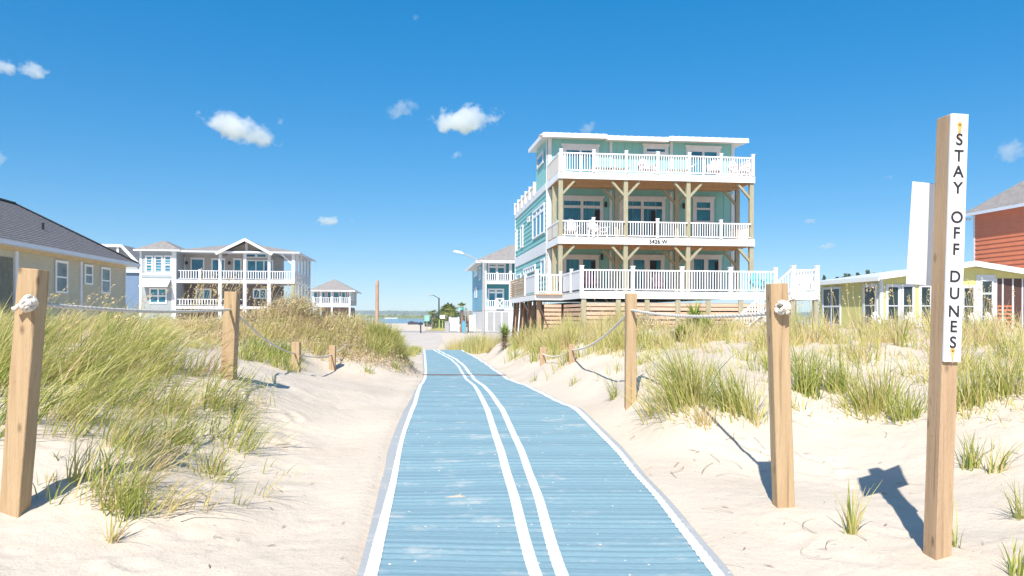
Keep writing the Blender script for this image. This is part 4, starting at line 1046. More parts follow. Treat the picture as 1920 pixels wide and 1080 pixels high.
mb = MB(); mb.beam((xm, y0+k, ze+hh+.02), (xm, y1-k, ze+hh+.02), .3, .06); mb.beam((xm, y1-k, ze+hh+.02), (x1, y1, ze+.03), .25, .05); mb.build('ridge_cap', mat('dark ridge', (.07, .07, .07), .8), ro_)
mb = MB(); mb.box(x1-.02, x1+.1, y0, y1+.05, ze-.17, ze-.005); mb.box(x0, x1-.021, y1-.02, y1+.05, ze-.17, ze-.005); mb.build('gutter', M['trimgrey'], bg)
mb = MB(); mb.box(.06, x1-.03, y0, y1-.05, ze-.16, ze-.13); mb.build('soffit', M['bouncepanel'], bg)
mb = MB(); tt = .42; xx = x1+(xm-x1)*tt; yv = BF.v(80, xx-.0); zb_ = ze+hh*tt; mb.tube([(xx, yv, zb_-.1), (xx, yv, zb_+.32)], .06, 8); mb.build('vent_pipe', M['black'], ro_)
bwin = lambda p0, p1, yt, yb, **kw: window(bg, SIDER(.03), BF.v(p0, 0), BF.v(p1, 0), BF.z(yb, 0, BF.v(p0, 0)), BF.z(yt, 0, BF.v(p0, 0)), rows=(1, 1), tr=.11, mul=.07, gm='glassgrey', **kw)
bwin(101, 124, 487, 549); bwin(156, 171, 495, 533); bwin(187, 204, 500, 550)
mb = MB(); va, vb_ = BF.v(-60, 0), BF.v(22, 0); mb.box(.001, .04, va, vb_, .4, ze-.6); mb.build('porch_screen_or_shade', mat('painted porch recess shade', (.2, .21, .16), .8, .2), bg)  # flat dark sheet painted as the shade of the recessed porch

# blue gabled house behind it
BH = Frame(270, 88, -.42, ANG)
bh = frame_empty(BH, 'blue_house', 'slate blue house with a white gable trim between the bungalow and the grey house', 'house')
ul = BH.u(150, 0); zg = lambda px, py: BH.zz(px, py, 0)
pk = BH.u(231, 0)
zee = zg(270, 503)
zpk = zg(231, 461)
mb = MB(); mb.box(ul, -.3, 0, 9, 0, zee-.3); mb.build('wall', M['bluewall'], bh)
mb = MB(); mb.add([(ul, 0, zee-.29), (-.3, 0, zee-.29), (pk, 0, zpk-.2), (ul, 0, zpk-.2), (ul, .3, zee-.29), (-.3, .3, zee-.29), (pk, .3, zpk-.2), (ul, .3, zpk-.2)], [(0,1,2,3),(7,6,5,4),(0,4,5,1),(1,5,6,2),(2,6,7,3),(3,7,4,0)]); mb.build('gable_infill', M['grey'], bh)
mb = MB(); mb.beam((pk, 4, zpk), (.3, 4, zee-.25), 9.4, .14, (0, 0, 1)); mb.box(ul, pk, -.6, 8.6, zpk-.08, zpk+.07); ro_ = mb.build('roof', M['shingle2'], bh)
mb = MB(); mb.beam((pk, -.74, zpk-.03), (.3, -.74, zee-.28), .06, .3); mb.box(ul, pk, -.76, -.68, zpk-.2, zpk+.1); mb.box(pk-.5, pk-.3, -.6, -.4, zpk-1.2, zpk-.2); mb.build('rake_board', M['white'], ro_)
mb = MB(); mb.box(ul, -.2, -.3, -.01, zee-.5, zee-.2); mb.build('belt_trim', M['white2'], bh)

# ================================================================== yellow bungalow, right
YF = Frame(1651, 45, 0.0, ANG)
yb_ = frame_empty(YF, 'yellow_bungalow', 'low yellow bungalow with a shallow white gable roof behind the right dune', 'house')
ze = YF.z(519, 0, 0); vb = YF.v(1538, 0); wpk = YF.u(1815, 0); uE = 2*wpk
zpk = YF.z(497, wpk, 0)
mb = MB(); mb.prism([(0, .2), (uE, .2), (uE, ze), (wpk, zpk-.05), (0, ze)], 'v', 0, vb); mb.build('wall', M['yellow'], yb_)
mb = MB()
for s_ in (-1, 1):
    xo = wpk+s_*(wpk+.45); zo = ze+.06-.45*(zpk-ze)/wpk
    mb.add([(xo,-.6,zo),(wpk,-.6,zpk+.08),(wpk,vb+.4,zpk+.08),(xo,vb+.4,zo),(xo,-.6,zo-.1),(wpk,-.6,zpk-.02),(wpk,vb+.4,zpk-.02),(xo,vb+.4,zo-.1)], [(0,1,2,3),(7,6,5,4),(0,4,5,1),(1,5,6,2),(2,6,7,3),(3,7,4,0)])
ro_ = mb.build('roof', M['metalroof'], yb_)
mb = MB()
for s_ in (-1, 1):
    xo = wpk+s_*(wpk+.45); zo = ze+.06-.45*(zpk-ze)/wpk; mb.beam((xo, -.64, zo-.03), (wpk, -.64-.003*s_, zpk+.05), .05, .3)
mb.box(-.49, -.44, -.6, vb+.4, ze-.25, ze-.06); mb.build('fascia', M['white'], ro_)
mb = MB()
for a_ in (0.0,): mb.box(-.03, .14, -.03, -.001, .2, ze-.1); mb.box(-.03, -.001, .0, .14, .2, ze-.1)
mb.build_each('corner_board', M['trimgrey'], yb_)
def ysw(p0, p1, yt, **kw): v_a, v_b = YF.v(p0, 0), YF.v(p1, 0); window(yb_, SIDEL(0), v_a, v_b, .9, YF.z(yt, 0, v_b), fm='trimgrey', gm='glassdark', **kw)
ysw(1543, 1577, 537, cols=2, rows=(1, 1), tr=.14, mul=.1); ysw(1619, 1646, 531, rows=(1, 1), tr=.2, mul=.06)
def yfw(p0, p1, yt, **kw): return window(yb_, FRONT, YF.u(p0, 0), YF.u(p1, 0), .9, YF.zz(p0, yt, 0), fm='trimgrey', gm='glassdark', **kw)
yfw(1660, 1688, 533, rows=(1, 1), tr=.16); yfw(1689, 1714, 533, rows=(1, 1), tr=.14); yfw(1722, 1748, 533, rows=(1, 1), tr=.16); yfw(1802, 1829, 535, rows=(1, 1), tr=.16)
mb = MB(); mb.box(YF.u(1830, 0), YF.u(1866, 0), -.03, -.001, .4, YF.zz(1830, 515, 0)); mb.build('door_surround', M['trimgrey'], yb_)
window(yb_, FRONTAT(-.03), YF.u(1837, 0), YF.u(1861, 0), .4, YF.zz(1837, 524, 0), rows=(.3, 1), tr=.1, mul=.1, name='door', fm='white2', gm='glassdark')
mb = MB(); mb.box(YF.u(1868, 0), uE-.1, -.02, -.001, .3, YF.zz(1868, 522, 0)); scr = mb.build('porch_screen_or_shade', M['screen'], yb_)
for px in (1868, 1880, 1899, 1917, 1936, 1955):
    c = YF.u(px, -.05); mb = MB(); mb.box(c-.04, c+.04, -.06, -.021, .3, YF.zz(1868, 522, 0)); mb.build('screen_post', M['white2'], scr)
mb = MB()
for k in range(8): mb.box(YF.u(1869, 0), YF.u(1898, 0), -.045, -.021, .5+k*.22, .6+k*.22)
mb.build('shutter', M['red'], scr)
G = 'white chairs outside the yellow bungalow'
for px, v, rz, lab in ((1655, -1.6, .3, 'white slatted chair at the left corner of the yellow bungalow'), (1716, -1.4, 0, 'white slatted chair under the front windows of the yellow bungalow'), (1834, -1.3, -.2, 'white slatted chair left of the yellow bungalow door'), (1866, -1.3, .2, 'white slatted chair right of the yellow bungalow door')):
    place_chair(CW, YF, YF.u(px, v), v, .75, rz, lab, G)
mb = MB(); mb.box(-1.5, uE, -3, -.05, .2, .75); mb.build('terrace', M['concrete'], yb_)

# ================================================================== orange red house, far right
RF = Frame(1826, 55, -.42, ANG)
rh = frame_empty(RF, 'red_house', 'tall orange red sided house with a hipped roof at the right edge', 'house')
ze = RF.z(401, 0, 0)
mb = MB(); mb.box(0, 9, -9, 0, 0, ze); siding(mb, SIDEL(0), -9, 0, 2.0, ze-.1, .3, .055); mb.build('wall', M['red'], rh)
mb = MB(); mb.box(-.05, .12, 0.001, .06, .3, ze-.05); mb.box(-.07, -.001-.03, -.14, .0, .3, ze-.05); mb.build_each('corner_board', M['white2'], rh)
hip(rh, -.55, 9.5, -9.5, .55, ze+.02, 3.9, M['shingle2'], eave=.2, fm='trimgrey')
mb = MB(); mb.tube([(-.35, .3, ze-.25), (-.35, .25, ze-.4)], [.05, .1], 8); mb.tube([(-.15, .3, ze-.25), (-.12, .25, ze-.4)], [.05, .09], 8); mb.build('flood_light', M['white2'], rh)

# ================================================================== street furniture and things by the water
def G0(px, d, z=FLAT): return Vector(((px-CX)/F_PX*d, d, z))
zat = lambda py, d: EYE-(py-HY)*d/F_PX
# wooden pile on the mound
p = G0(707, 40); mb = MB(); mb.tube([(p.x, p.y, -.5), (p.x, p.y, zat(533, 40)), (p.x, p.y, zat(527, 40))], [.095, .085, .07], 10)
tag(mb.build('utility_pole', mat('reddish pole', (.52, .33, .24), .8, .1, 3)), 'bare reddish wooden pole rising behind the end of the left mound', 'pole')
# white street lamp
d = 75; t = empty('street_lamp', G0(906.5, d), 0, 'white street lamp with a long arm in front of the teal house', 'street lamp')
zt1 = zat(492, d)-FLAT
mb = MB(); mb.tube([(0, 0, -.3), (0, 0, zt1)], [.15, .10], 10); mb.build('pole', M['concrete'], t)
mb = MB(); pts = [(0, 0, zt1-.1), (-.5, 0, zt1+.15), (-1.3, 0, zt1+.55), (-2.0, 0, zt1+.85)]; mb.tube(pts, .055, 8); mb.build('arm', M['concrete'], t)
mb = MB(); mb.tube([(-1.9, 0, zt1+.80), (-2.2, 0, zt1+.92), (-2.7, 0, zt1+1.0), (-2.85, 0, zt1+1.0)], [.06, .12, .10, .03], 10); mb.build('lamp_head', M['white'], t)
# dark street lamp
d = 130; t = empty('street_lamp', G0(823, d), 0, 'dark street lamp with a curved arm beside the palms', 'street lamp')
zt1 = zat(559, d)-FLAT
mb = MB(); mb.tube([(0, 0, 0), (0, 0, zt1)], [.13, .10], 10); mb.build('pole', M['black'], t)
mb = MB(); mb.tube([(0, 0, zt1-.1), (-.5, 0, zt1+.2), (-.95, 0, zt1+.42), (-1.2, 0, zt1+.45)], .05, 8); mb.build('arm', M['black'], t)
mb = MB(); mb.tube([(-1.1, 0, zt1+.42), (-1.35, 0, zt1+.44), (-1.65, 0, zt1+.42)], [.06, .12, .05], 8); mb.build('lamp_head', M['concrete'], t)
# mailbox
d = 81; t = empty('mailbox', G0(789, d), 0, 'dark mailbox on a post at the end of the street', 'mailbox')
mb = MB(); mb.box(-.06, .06, -.06, .06, -.1, .85); mb.build('post', M['black'], t)
mb = MB(); mb.prism([(-.22, .85), (.22, .85), (.22, 1.0), (.15, 1.1), (0, 1.14), (-.15, 1.1), (-.22, 1.0)], 'v', -.25, .25); mb.build('box', mat('dark blue metal', (.03, .05, .10), .4), t)
# green notice sign
d = 84; t = empty('street_sign', G0(800.5, d), 0, 'pale green street sign on a thin post right of the mailbox', 'sign')
mb = MB(); mb.tube([(0, 0, 0), (0, 0, 1.5)], .035, 6); mb.build('post', M['oldpine'], t)
mb = MB(); mb.box(-.26, .26, -.05, -.036, zat(603, d)-FLAT, zat(592, d)-FLAT); mb.build('panel', M['green'], t)
# grass verge
V = []; fs = []; p0, p1 = G0(796, 92.6), G0(834, 92.6)
tag(mesh_obj('verge', [(p0.x, 92.3, FLAT+.02), (p1.x, 92.3, FLAT+.02), (p1.x+2, 105, FLAT+.25), (p0.x+1, 105, FLAT+.25)], np.array([[0,1,2,3]]), mat('yellow verge', (.46, .40, .12), .9, .15, .8)), 'yellowed grass verge by the water', kind='structure')
# white notice by the hedge
d = 112; t = empty('notice_sign', G0(829.5, d), 0, 'white notice sign above the hedge beside the dark street lamp', 'sign')
mb = MB(); mb.tube([(0, 0, 0), (0, 0, 1.5)], .04, 6); mb.build('post', M['white'], t)
mb = MB(); mb.box(-.36, .36, -.06, -.041, zat(598, d)-FLAT, zat(591, d)-FLAT); mb.build('panel', M['white'], t)
for px, lab in ((823.7, 'lime green bollard before the hedge, the left one'), (830, 'lime green bollard before the hedge, the right one')):
    mb = MB(); q = G0(px, 100); mb.tube([(q.x, 100, FLAT), (q.x, 100, zat(601, 100))], .06, 8); mb.tube([(q.x, 100, zat(601, 100)), (q.x, 100, zat(600, 100))], [.08, .03], 8)
    tag(mb.build('bollard', M['lime']), lab, 'bollard', 'lime bollards by the hedge')
d = 88; q = G0(838.5, d); mb = MB(); mb.box(q.x-.24, q.x+.24, d-.3, d+.3, FLAT, zat(604, d)); mb.box(q.x-.27, q.x+.27, d-.33, d+.33, zat(604, d)+.002, zat(603, d))
tag(mb.build('utility_box', M['concrete']), 'grey utility cabinet left of the white fence', 'utility box')
def fence_panel(px0, px1, yt, d, label):
    a, b = G0(px0, d), G0(px1, d); t = empty('white_fence', ((a.x+b.x)/2, d, FLAT), 0, label, 'fence', 'white board fences by the palms'); L = (b.x-a.x)/2; z = zat(yt, d)-FLAT
    mb = MB(); x = -L
    while x < L-.05: mb.box(x, x+.16, 0, .03, .1, z); x += .175
    mb.build('board_panel', M['white'], t)
    for x in (-L, L): mb = MB(); mb.box(x-.07, x+.07, -.05, .08, 0, z+.08); mb.build('post', M['white'], t)
fence_panel(843, 860, 596, 88, 'white board fence between the utility cabinet and the palm trunk')
fence_panel(878, 890, 591, 90, 'narrow white board fence against the foot of the teal house')
d = 80; q = G0(869.5, d); mb = MB()
pts = [(0, .0), (.10, .1), (.16, .4), (.17, .8), (.13, 1.1), (0, 1.32), (-.13, 1.1), (-.17, .8), (-.16, .4), (-.10, .1)]
mb.prism([(q.x+a_, FLAT+.02+b_) for a_, b_ in pts], 'v', d-.04, d+.04); tag(mb.build('surfboard', mat('blue board', (.10, .42, .62), .3)), 'upright blue board leaning by the palm trunk', 'surfboard')
d = 82; t = empty('street_name_sign', G0(873, d), 0, 'two teal street name blades on a tall grey post beside the palm', 'sign')
zt1 = zat(578, d)-FLAT; mb = MB(); mb.tube([(0, 0, 0), (0, 0, zt1)], .07, 8); mb.build('post', mat('grey wood post', (.34, .30, .30), .8), t)
mb = MB(); mb.box(-.72, -.08, -.02, .02, zt1-.18, zt1+.04); mb.build('blade', M['green'], t)
mb = MB(); mb.beam((-.4, -.3, zt1-.1), (.05, .3, zt1-.1), .02, .22); mb.build('blade', M['aqua'], t)
d = 86; q = G0(878, d); mb = MB(); mb.tube([(q.x, d, FLAT), (q.x, d, zat(583, d))], .09, 8); tag(mb.build('wooden_pile', M['oldpine']), 'brown wooden pile right of the street name post', 'pole')
for px, s_, lab in ((771, .55, 'dark rock at the water edge left of the mailbox, the larger one'), (780, .4, 'dark rock at the water edge nearest the mailbox')):
    q = G0(px, 150); n_ = 60; a_ = rng.normal(size=(n_, 3)); a_ /= np.linalg.norm(a_, axis=1)[:, None]
    import bmesh
    bm = bmesh.new(); bmesh.ops.create_icosphere(bm, subdivisions=2, radius=s_)
    for v in bm.verts: v.co *= 1+.35*(random.random()-.5); v.co.z *= .8; v.co.x *= 1.3
    me = bpy.data.meshes.new('rock'); bm.to_mesh(me); bm.free(); me.materials.append(mat('dark rock', (.06, .07, .09), .8)); o = bpy.data.objects.new('rock', me); COL.objects.link(o); o.location = (q.x, 150, FLAT+.2); tag(o, lab, 'rock', 'dark rocks at the water edge')
t = empty('dock', (0, 0, 0), 0, 'long white dock on the far water left of the street', 'dock'); a, b = G0(722, 430), G0(746, 430)
mb = MB(); mb.box(a.x, b.x, 429, 431, WZ+.35, WZ+.75); mb.build('walkway', M['white'], t)
for k in range(5): mb = MB(); x = a.x+(b.x-a.x)*k/4; mb.tube([(x, 430, WZ-1), (x, 430, WZ+1.1)], .18, 6); mb.build('pile', M['oldpine'], t)

# ================================================================== trees and shrubs
M['leafgreen'] = leaf_mat('yellow green leaves', [(0, (.07, .13, .025)), (.5, (.17, .22, .05)), (1, (.34, .33, .08))], .25)
M['pineleaf'] = leaf_mat('pine needles', [(0, (.03, .07, .03)), (1, (.09, .14, .05))], .1)
M['bark'] = mat('bark', (.30, .20, .15), .9, .2, 4)
def crown_pts(n, blobs):
    out = []
    for (c, r) in blobs:
        k = int(n*r[0]*r[1]*r[2]/sum(q[1][0]*q[1][1]*q[1][2] for q in blobs)); a = rng.normal(size=(k, 3)); a /= np.linalg.norm(a, axis=1)[:, None]
        out.append(np.array(c)+a*np.array(r)*(rng.uniform(.35, 1, (k, 1))**.5)*rng.uniform(.8, 1.12, (k, 1)))
    return np.concatenate(out)
def tree(name, pos, h, cw, label, cat='tree', n=1600, size=.14, m='leafgreen', grp=None, kind='round'):
    t = empty(name, pos, rng.uniform(0, 6), label, cat, grp)
    mb = MB(); mb.tube([(0, 0, -.3), (.03*h, 0, h*.3), (0, .02*h, h*.55), (0, 0, h*(.95 if kind == 'pine' else .75))], [h*.035, h*.028, h*.02, h*.006], 7)
    if kind == 'pine':
        for k in range(9):
            z = h*(.35+.06*k); a = k*2.4; L = cw*(1-.09*k); mb.tube([(0, 0, z), (math.cos(a)*L*.8, math.sin(a)*L*.8, z+.1*L)], [h*.01, h*.003], 5)
        C = []
        for k in range(12):
            z = h*(.32+.058*k); L = cw*(1.02-.075*k); q = rng.normal(size=(n//12, 3))*[L*.5, L*.5, h*.018]; q[:, 2] += z-np.hypot(q[:, 0], q[:, 1])*.15; C.append(q)
        C = np.concatenate(C)
    else:
        bl = []
        for k in range(9):
            a = rng.uniform(0, 6.28); r = cw*rng.uniform(.2, .7); z = h*rng.uniform(.5, .85); bl.append(((math.cos(a)*r, math.sin(a)*r, z), (cw*rng.uniform(.28, .42),)*2+(h*rng.uniform(.12, .2),)))
            mb.tube([(0, 0, h*.35), (math.cos(a)*r*.6, math.sin(a)*r*.6, z-.05*h)], [h*.015, h*.004], 5)
        C = crown_pts(n, bl)
    mb.build('trunk', M['bark'], t)
    leaves('crown', C, size, rng.uniform(0, 1, len(C)), M[m], t); return t
def palm(pos, h, fr, label, nf=22, grp='palms by the water', droop=1.0):
    t = empty('palm_tree', pos, 0, label, 'palm tree', grp)
    mb = MB(); mb.tube([(0, 0, -.2), (.04, 0, h*.4), (0, 0, h*.8), (0, 0, h)], [.2, .15, .16, .2], 9); mb.build('trunk', M['bark'], t)
    V = []; Fc = []
    for k in range(nf):
        a = k*2.4; el = rng.uniform(-.35, 1.2); L = fr*rng.uniform(.8, 1.1); d = np.array([math.cos(a), math.sin(a)])
        for s_ in (-1, 0, 1):
            for j in range(5):          # leaflets fanned from the stalk
                th = s_*.5+(j-2)*.1; dd = np.array([math.cos(a+th), math.sin(a+th)]); r0, r1 = L*.25, L*(1-.15*abs(s_))
                b = len(V); p = [0, 0, h]; 
                P0 = [d[0]*L*.2, d[1]*L*.2, h+math.sin(el)*L*.2]; P1 = [dd[0]*r1*.7*math.cos(el), dd[1]*r1*.7*math.cos(el), h+math.sin(el)*r1*.7]; P2 = [dd[0]*r1*math.cos(el)*1.0, dd[1]*r1*math.cos(el), h+math.sin(el)*r1-.25*droop*L]
                w_ = .035*fr; sx = np.array([-dd[1], dd[0]])*w_
                V += [P0, [P1[0]-sx[0], P1[1]-sx[1], P1[2]], P2, [P1[0]+sx[0], P1[1]+sx[1], P1[2]]]; Fc.append((b, b+1, b+2, b+3))
    o = mesh_obj('fronds', V, np.array(Fc), M['leafgreen'], t); a_ = o.data.attributes.new('rnd', 'FLOAT', 'FACE'); a_.data.foreach_set('value', rng.uniform(.1, 1, len(Fc)).astype(np.float32)); return t
palm(G0(811.5, 105), 2.1, .8, 'small palm between the green sign and the dark street lamp', nf=16)
palm(G0(841, 100), 2.35, 1.45, 'wide bushy palm right of the dark street lamp', nf=90)
palm(G0(866, 84), 2.7, .75, 'slim palm with a bare reddish trunk beside the street name sign', nf=18)
t = empty('hedge', G0(826, 103), 0, 'low green hedge under the wide palm', 'hedge'); C = rng.uniform(-1, 1, (1500, 3))*[1.0, .7, .62]+[0, 0, .75]; leaves('foliage', C, .1, rng.uniform(0, .8, 1500), M['leafgreen'], t)
t = empty('shrub_row', G0(850, 125), 0, 'dark green shrubs behind the white fence', 'shrub'); C = rng.uniform(-1, 1, (2600, 3))*[4.5, 1, .9]+[0, 0, .9]; C[:, 2] += .4*np.sin(C[:, 0]*2); leaves('foliage', C, .16, rng.uniform(0, .6, 2600), M['pineleaf'], t)
for i, (px, py) in enumerate(((1545, 511), (1569, 511), (1579, 509), (1585, 508), (1592, 505), (1598, 508), (1608, 506), (1613, 508), (1618, 507), (1627, 501), (1637, 504), (1657, 499))):
    d = 118; hh = zat(py-.004*0+2.5, d)-FLAT
    tree('pine_tree', G0(px, d+i % 3*4), hh, .9+.3*(i % 4 == 1), '%s pine top from the left over the yellow bungalow roof' % ['first','second','third','fourth','fifth','sixth','seventh','eighth','ninth','tenth','eleventh','twelfth'][i], 'pine tree', 1100, .2, 'pineleaf', 'pines behind the yellow bungalow', 'pine')

# yuccas
M['yucca'] = leaf_mat('yucca leaves', [(0, (.12, .22, .03)), (.6, (.30, .42, .06)), (1, (.50, .52, .12))], .3)
M['dead'] = leaf_mat('dead leaves', [(0, (.22, .15, .10)), (1, (.48, .36, .25))], .2)
def yucca(px, py, label, stem=.35, L=.4, n=90, d=None):
    x, y = hit(px, py) if d is None else ((px-CX)/F_PX*d, d)
    z = gz(x, y) if d is None else zat(py, d)
    t = empty('yucca', (x, y, z), 0, label, 'yucca', 'yuccas on the dunes')
    a = rng.uniform(0, 2*np.pi, n); el = rng.uniform(-.1, 1.3, n); D = np.stack([np.cos(a), np.sin(a)], 1)*np.cos(el)[:, None]
    B = np.zeros((n, 3)); B[:, 2] = stem+rng.uniform(-.08, .05, n)
    V = []; T = np.array([0, .35, 1.0]); wd = [.6, 1, .02]
    ll = L*rng.uniform(.7, 1.1, n); V = np.empty((n, 3, 2, 3)); sd = np.stack([-np.sin(a), np.cos(a)], 1)
    for i, t_ in enumerate(T):
        c = B+np.concatenate([D, np.sin(el)[:, None]], 1)*(ll*t_)[:, None]; V[:, i, 0] = c; V[:, i, 1] = c; V[:, i, 0, :2] -= sd*.022*wd[i]; V[:, i, 1, :2] += sd*.022*wd[i]
    k = np.arange(n)[:, None]*6+2*np.arange(2)[None, :]; Fq = np.stack([k, k+1, k+3, k+2], -1).reshape(-1, 4)
    o = mesh_obj('leaves', V.reshape(-1, 3), Fq, M['yucca'], t); a_ = o.data.attributes.new('rnd', 'FLOAT', 'FACE'); a_.data.foreach_set('value', np.repeat(rng.uniform(0, 1, n), 2).astype(np.float32))
    n2 = 160; th = rng.uniform(0, 6.28, n2); B = np.stack([np.cos(th)*.05, np.sin(th)*.05, rng.uniform(0.0, stem, n2)], 1)
    o = blades('dead_skirt', B, rng.uniform(.12, .22, n2), np.full(n2, .02), np.stack([np.cos(th), np.sin(th)], 1)*1.6, np.full(n2, 1.0), rng.uniform(0, 1, n2), M['dead'], t)
    mb = MB(); mb.tube([(0, 0, -.1), (0, 0, stem)], .05, 7); mb.build('stem', M['bark'], t)
yucca(946, 655, 'yucca on a brown stem at the sand edge, farthest along the right of the mat', .5, .42)
yucca(1303, 620, 'tallest yucca in front of the deck skirt, behind the level rope', .28, .5)
yucca(1322, 624, 'low yucca spreading just right of the tallest one', .12, .36)
yucca(1276, 640, 'small bright yellow green yucca left of the tallest one', .1, .22)
yucca(1016, 622, 'green yucca in the dense grass below the deck corner', .2, .4)
yucca(1060, 615, 'darker yucca rising from the grass under the deck skirt', .3, .4)

# ------------------------------------------------------------------ dune vegetation
STOPS = [(0, (.15, .22, .04)), (.25, (.33, .38, .08)), (.5, (.56, .54, .16)), (.75, (.72, .63, .28)), (1, (.72, .53, .33))]
M['grass'] = leaf_mat('dune grass', STOPS, .35)
M['brush'] = leaf_mat('dune brush', [(0, (.40, .29, .20)), (.3, (.66, .53, .35)), (.6, (.74, .64, .36)), (.8, (.56, .55, .22)), (1, (.36, .42, .12))], .4)
WIND = np.array([.55, .05])
def clump_arrays(xy, n, rad, h, lean, spread, dry, wfac=1.0):
    n = int(n); a = rng.uniform(0, 2*np.pi, n); r = rad*np.sqrt(rng.uniform(0, 1, n))*rng.uniform(.3, 1, n)
    B = np.stack([xy[0]+np.cos(a)*r, xy[1]+np.sin(a)*r], 1); z = ground(B[:, 0], B[:, 1])-.02
    H_ = h*rng.uniform(.45, 1.1, n)
    D = np.stack([np.cos(a), np.sin(a)], 1)*(spread*rng.uniform(.2, 1.0, n)*(r/max(rad, .01)*.7+.3))[:, None] + rng.normal(size=(n, 2))*.22 + np.array(lean)[None]*rng.uniform(.5, 1.3, (n, 1))
    dist = math.hypot(*xy); Wd = rng.uniform(.005, .012, n)*wfac*(1+.03*max(dist-6, 0))
    return np.concatenate([B, z[:, None]], 1), H_, Wd, D, rng.uniform(.2, .9, n), np.clip(rng.normal(dry, .24, n)+rng.normal(0, .12), 0, 1)
def field(name, specs, label, m=None, seg=4):
    A = [clump_arrays(*s) for s in specs]; cat = [np.concatenate([a[i] for a in A]) for i in range(6)]
    o = blades(name, *cat, m or M['grass'], None, seg); return tag(o, label, kind='stuff')
def scatter(px0, px1, py0, py1, n, **k):
    """clump centres on the sand, read off a region of the photograph"""
    out = []
    for _ in range(n):
        x, y = hit(rng.uniform(px0, px1), rng.uniform(py0, py1), **k); out.append((x, y))
    return out
def offmat(x, y, mar=.25):
    return not (MAT_Y0-1 < y < MAT_Y1+1 and float(mcol(y, 2))-mar < x < float(mcol(y, 11))+mar)
LEAN_L, LEAN_R = (.75, -.05), (-.28, -.05)
sp = []
for (r, n, h, nb, dry) in (((-60, 330, 640, 720), 50, .66, 38, .47), ((-60, 230, 700, 840), 22, .66, 38, .42), ((120, 420, 690, 780), 24, .5, 26, .5), ((250, 460, 760, 860), 14, .42, 30, .52),
                    ((-60, 250, 597, 650), 64, .50, 45, .72), ((230, 440, 612, 655), 45, .32, 44, .82), ((150, 330, 830, 960), 9, .42, 36, .5), ((380, 470, 690, 780), 6, .35, 22, .5)):
    for c in scatter(*r, n):
        if offmat(*c): sp.append((c, nb, rng.uniform(.15, .34), h*rng.uniform(.7, 1.25), (LEAN_L[0]*rng.uniform(.7, 1.7), rng.normal(0, .15)), .5, dry+rng.normal(0, .1)))
for c in scatter(452, 548, 655, 694, 14): sp.append((c, 90, .3, .34, (.25, 0), .7, .38))
for c in scatter(60, 520, 700, 960, 46):
    if offmat(*c): sp.append((c, 9, rng.uniform(.05, .25), rng.uniform(.1, .34), (rng.normal(.4, .4), rng.normal(-.1, .2)), .9, rng.uniform(.35, .9)))
field('dune_grass', sp, 'long wind swept green grass on the left dune')
sp = []
for (r, n, h, nb, dry) in (((1200, 1480, 603, 655), 58, .40, 44, .70), ((1480, 1960, 603, 655), 84, .48, 44, .68), ((1330, 1960, 645, 700), 22, .5, 50, .56), ((975, 1180, 603, 655), 110, .62, 44, .70), ((960, 1070, 640, 682), 34, .45, 55, .55),
                           ((1080, 1240, 640, 668), 20, .4, 40, .52), ((1180, 1960, 598, 612), 60, .75, 16, .85)):
    for c in scatter(*r, n):
        if offmat(*c): sp.append((c, nb, rng.uniform(.18, .4), h*rng.uniform(.45, 1.35), (LEAN_R[0]*rng.uniform(.2, 1.2)+.1, rng.normal(0, .12)), .6, dry))
for _ in range(150):
    y = rng.uniform(31, 41); x = rng.uniform(845-CX, 975-CX)/F_PX*y
    if offmat(x, y, .1): sp.append(((x, y), 60, .4, rng.uniform(.6, 1.15), (.1, 0), .5, rng.uniform(.45, .85)))
for (r, n, h, nb, dry) in (((1200, 1960, 650, 720), 90, .26, 16, .62), ((1230, 1440, 720, 790), 12, .22, 14, .65), ((1480, 1960, 715, 790), 34, .24, 14, .62), ((1100, 1240, 665, 700), 12, .2, 12, .6), ((1200, 1960, 596, 606), 120, .35, 30, .8)):
    for c in scatter(*r, n):
        if offmat(*c): sp.append((c, nb, rng.uniform(.12, .4), h*rng.uniform(.5, 1.4), (rng.normal(-.1, .3), rng.normal(0, .2)), .9, dry))
field('dune_grass', sp, 'tall yellow green grass on the right dune', seg=3)
# hand-placed clumps one can tell apart
def tuft(px, py, n, rad, h, lean, spread, dry, label):
    x, y = hit(px, py); A = clump_arrays((x, y), n, rad, h, lean, spread, dry); B = A[0].copy(); z = gz(x, y); B -= [x, y, z]
    o = blades('grass_tuft', B, *A[1:], M['grass']); o.location = (x, y, z); return tag(o, label, 'grass tuft', 'separate tufts of dune grass')
tuft(1290, 755, 330, .34, .72, (-.35, 0), .75, .40, 'largest green grass tuft, right of the square post and behind the sloping shadow')
tuft(1245, 760, 130, .30, .42, (-.5, 0), .7, .6, 'flattened grass tuft at the foot of the square right post')
tuft(1375, 770, 190, .28, .55, (-.3, -.1), .7, .45, 'loose tuft in front of the rope shadow, left of the knotted right post')
tuft(1318, 800, 60, .16, .32, (-.3, -.2), .8, .7, 'low dry tuft at the near side of the largest clump')
tuft(1410, 790, 70, .2, .45, (-.2, 0), .8, .55, 'thin sprawling tuft just left of the knotted right post')
tuft(1510, 740, 160, .2, .62, (.0, 0), .4, .38, 'upright green tuft just right of the knotted right post')
tuft(1640, 770, 300, .36, .55, (-.2, 0), .8, .45, 'broad tuft halfway between the knotted post and the sign post')
tuft(1700, 785, 110, .2, .38, (-.1, 0), .8, .5, 'small tuft close to the left side of the sign post')
tuft(1570, 735, 150, .24, .55, (-.2, 0), .6, .42, 'tuft behind the broad one, under the yellow bungalow corner')
tuft(1820, 760, 210, .28, .55, (-.1, 0), .6, .45, 'tuft right of the sign post on the dune slope')
tuft(1890, 735, 170, .28, .5, (-.1, 0), .6, .5, 'tuft at the right edge of the photo below the dune crest')
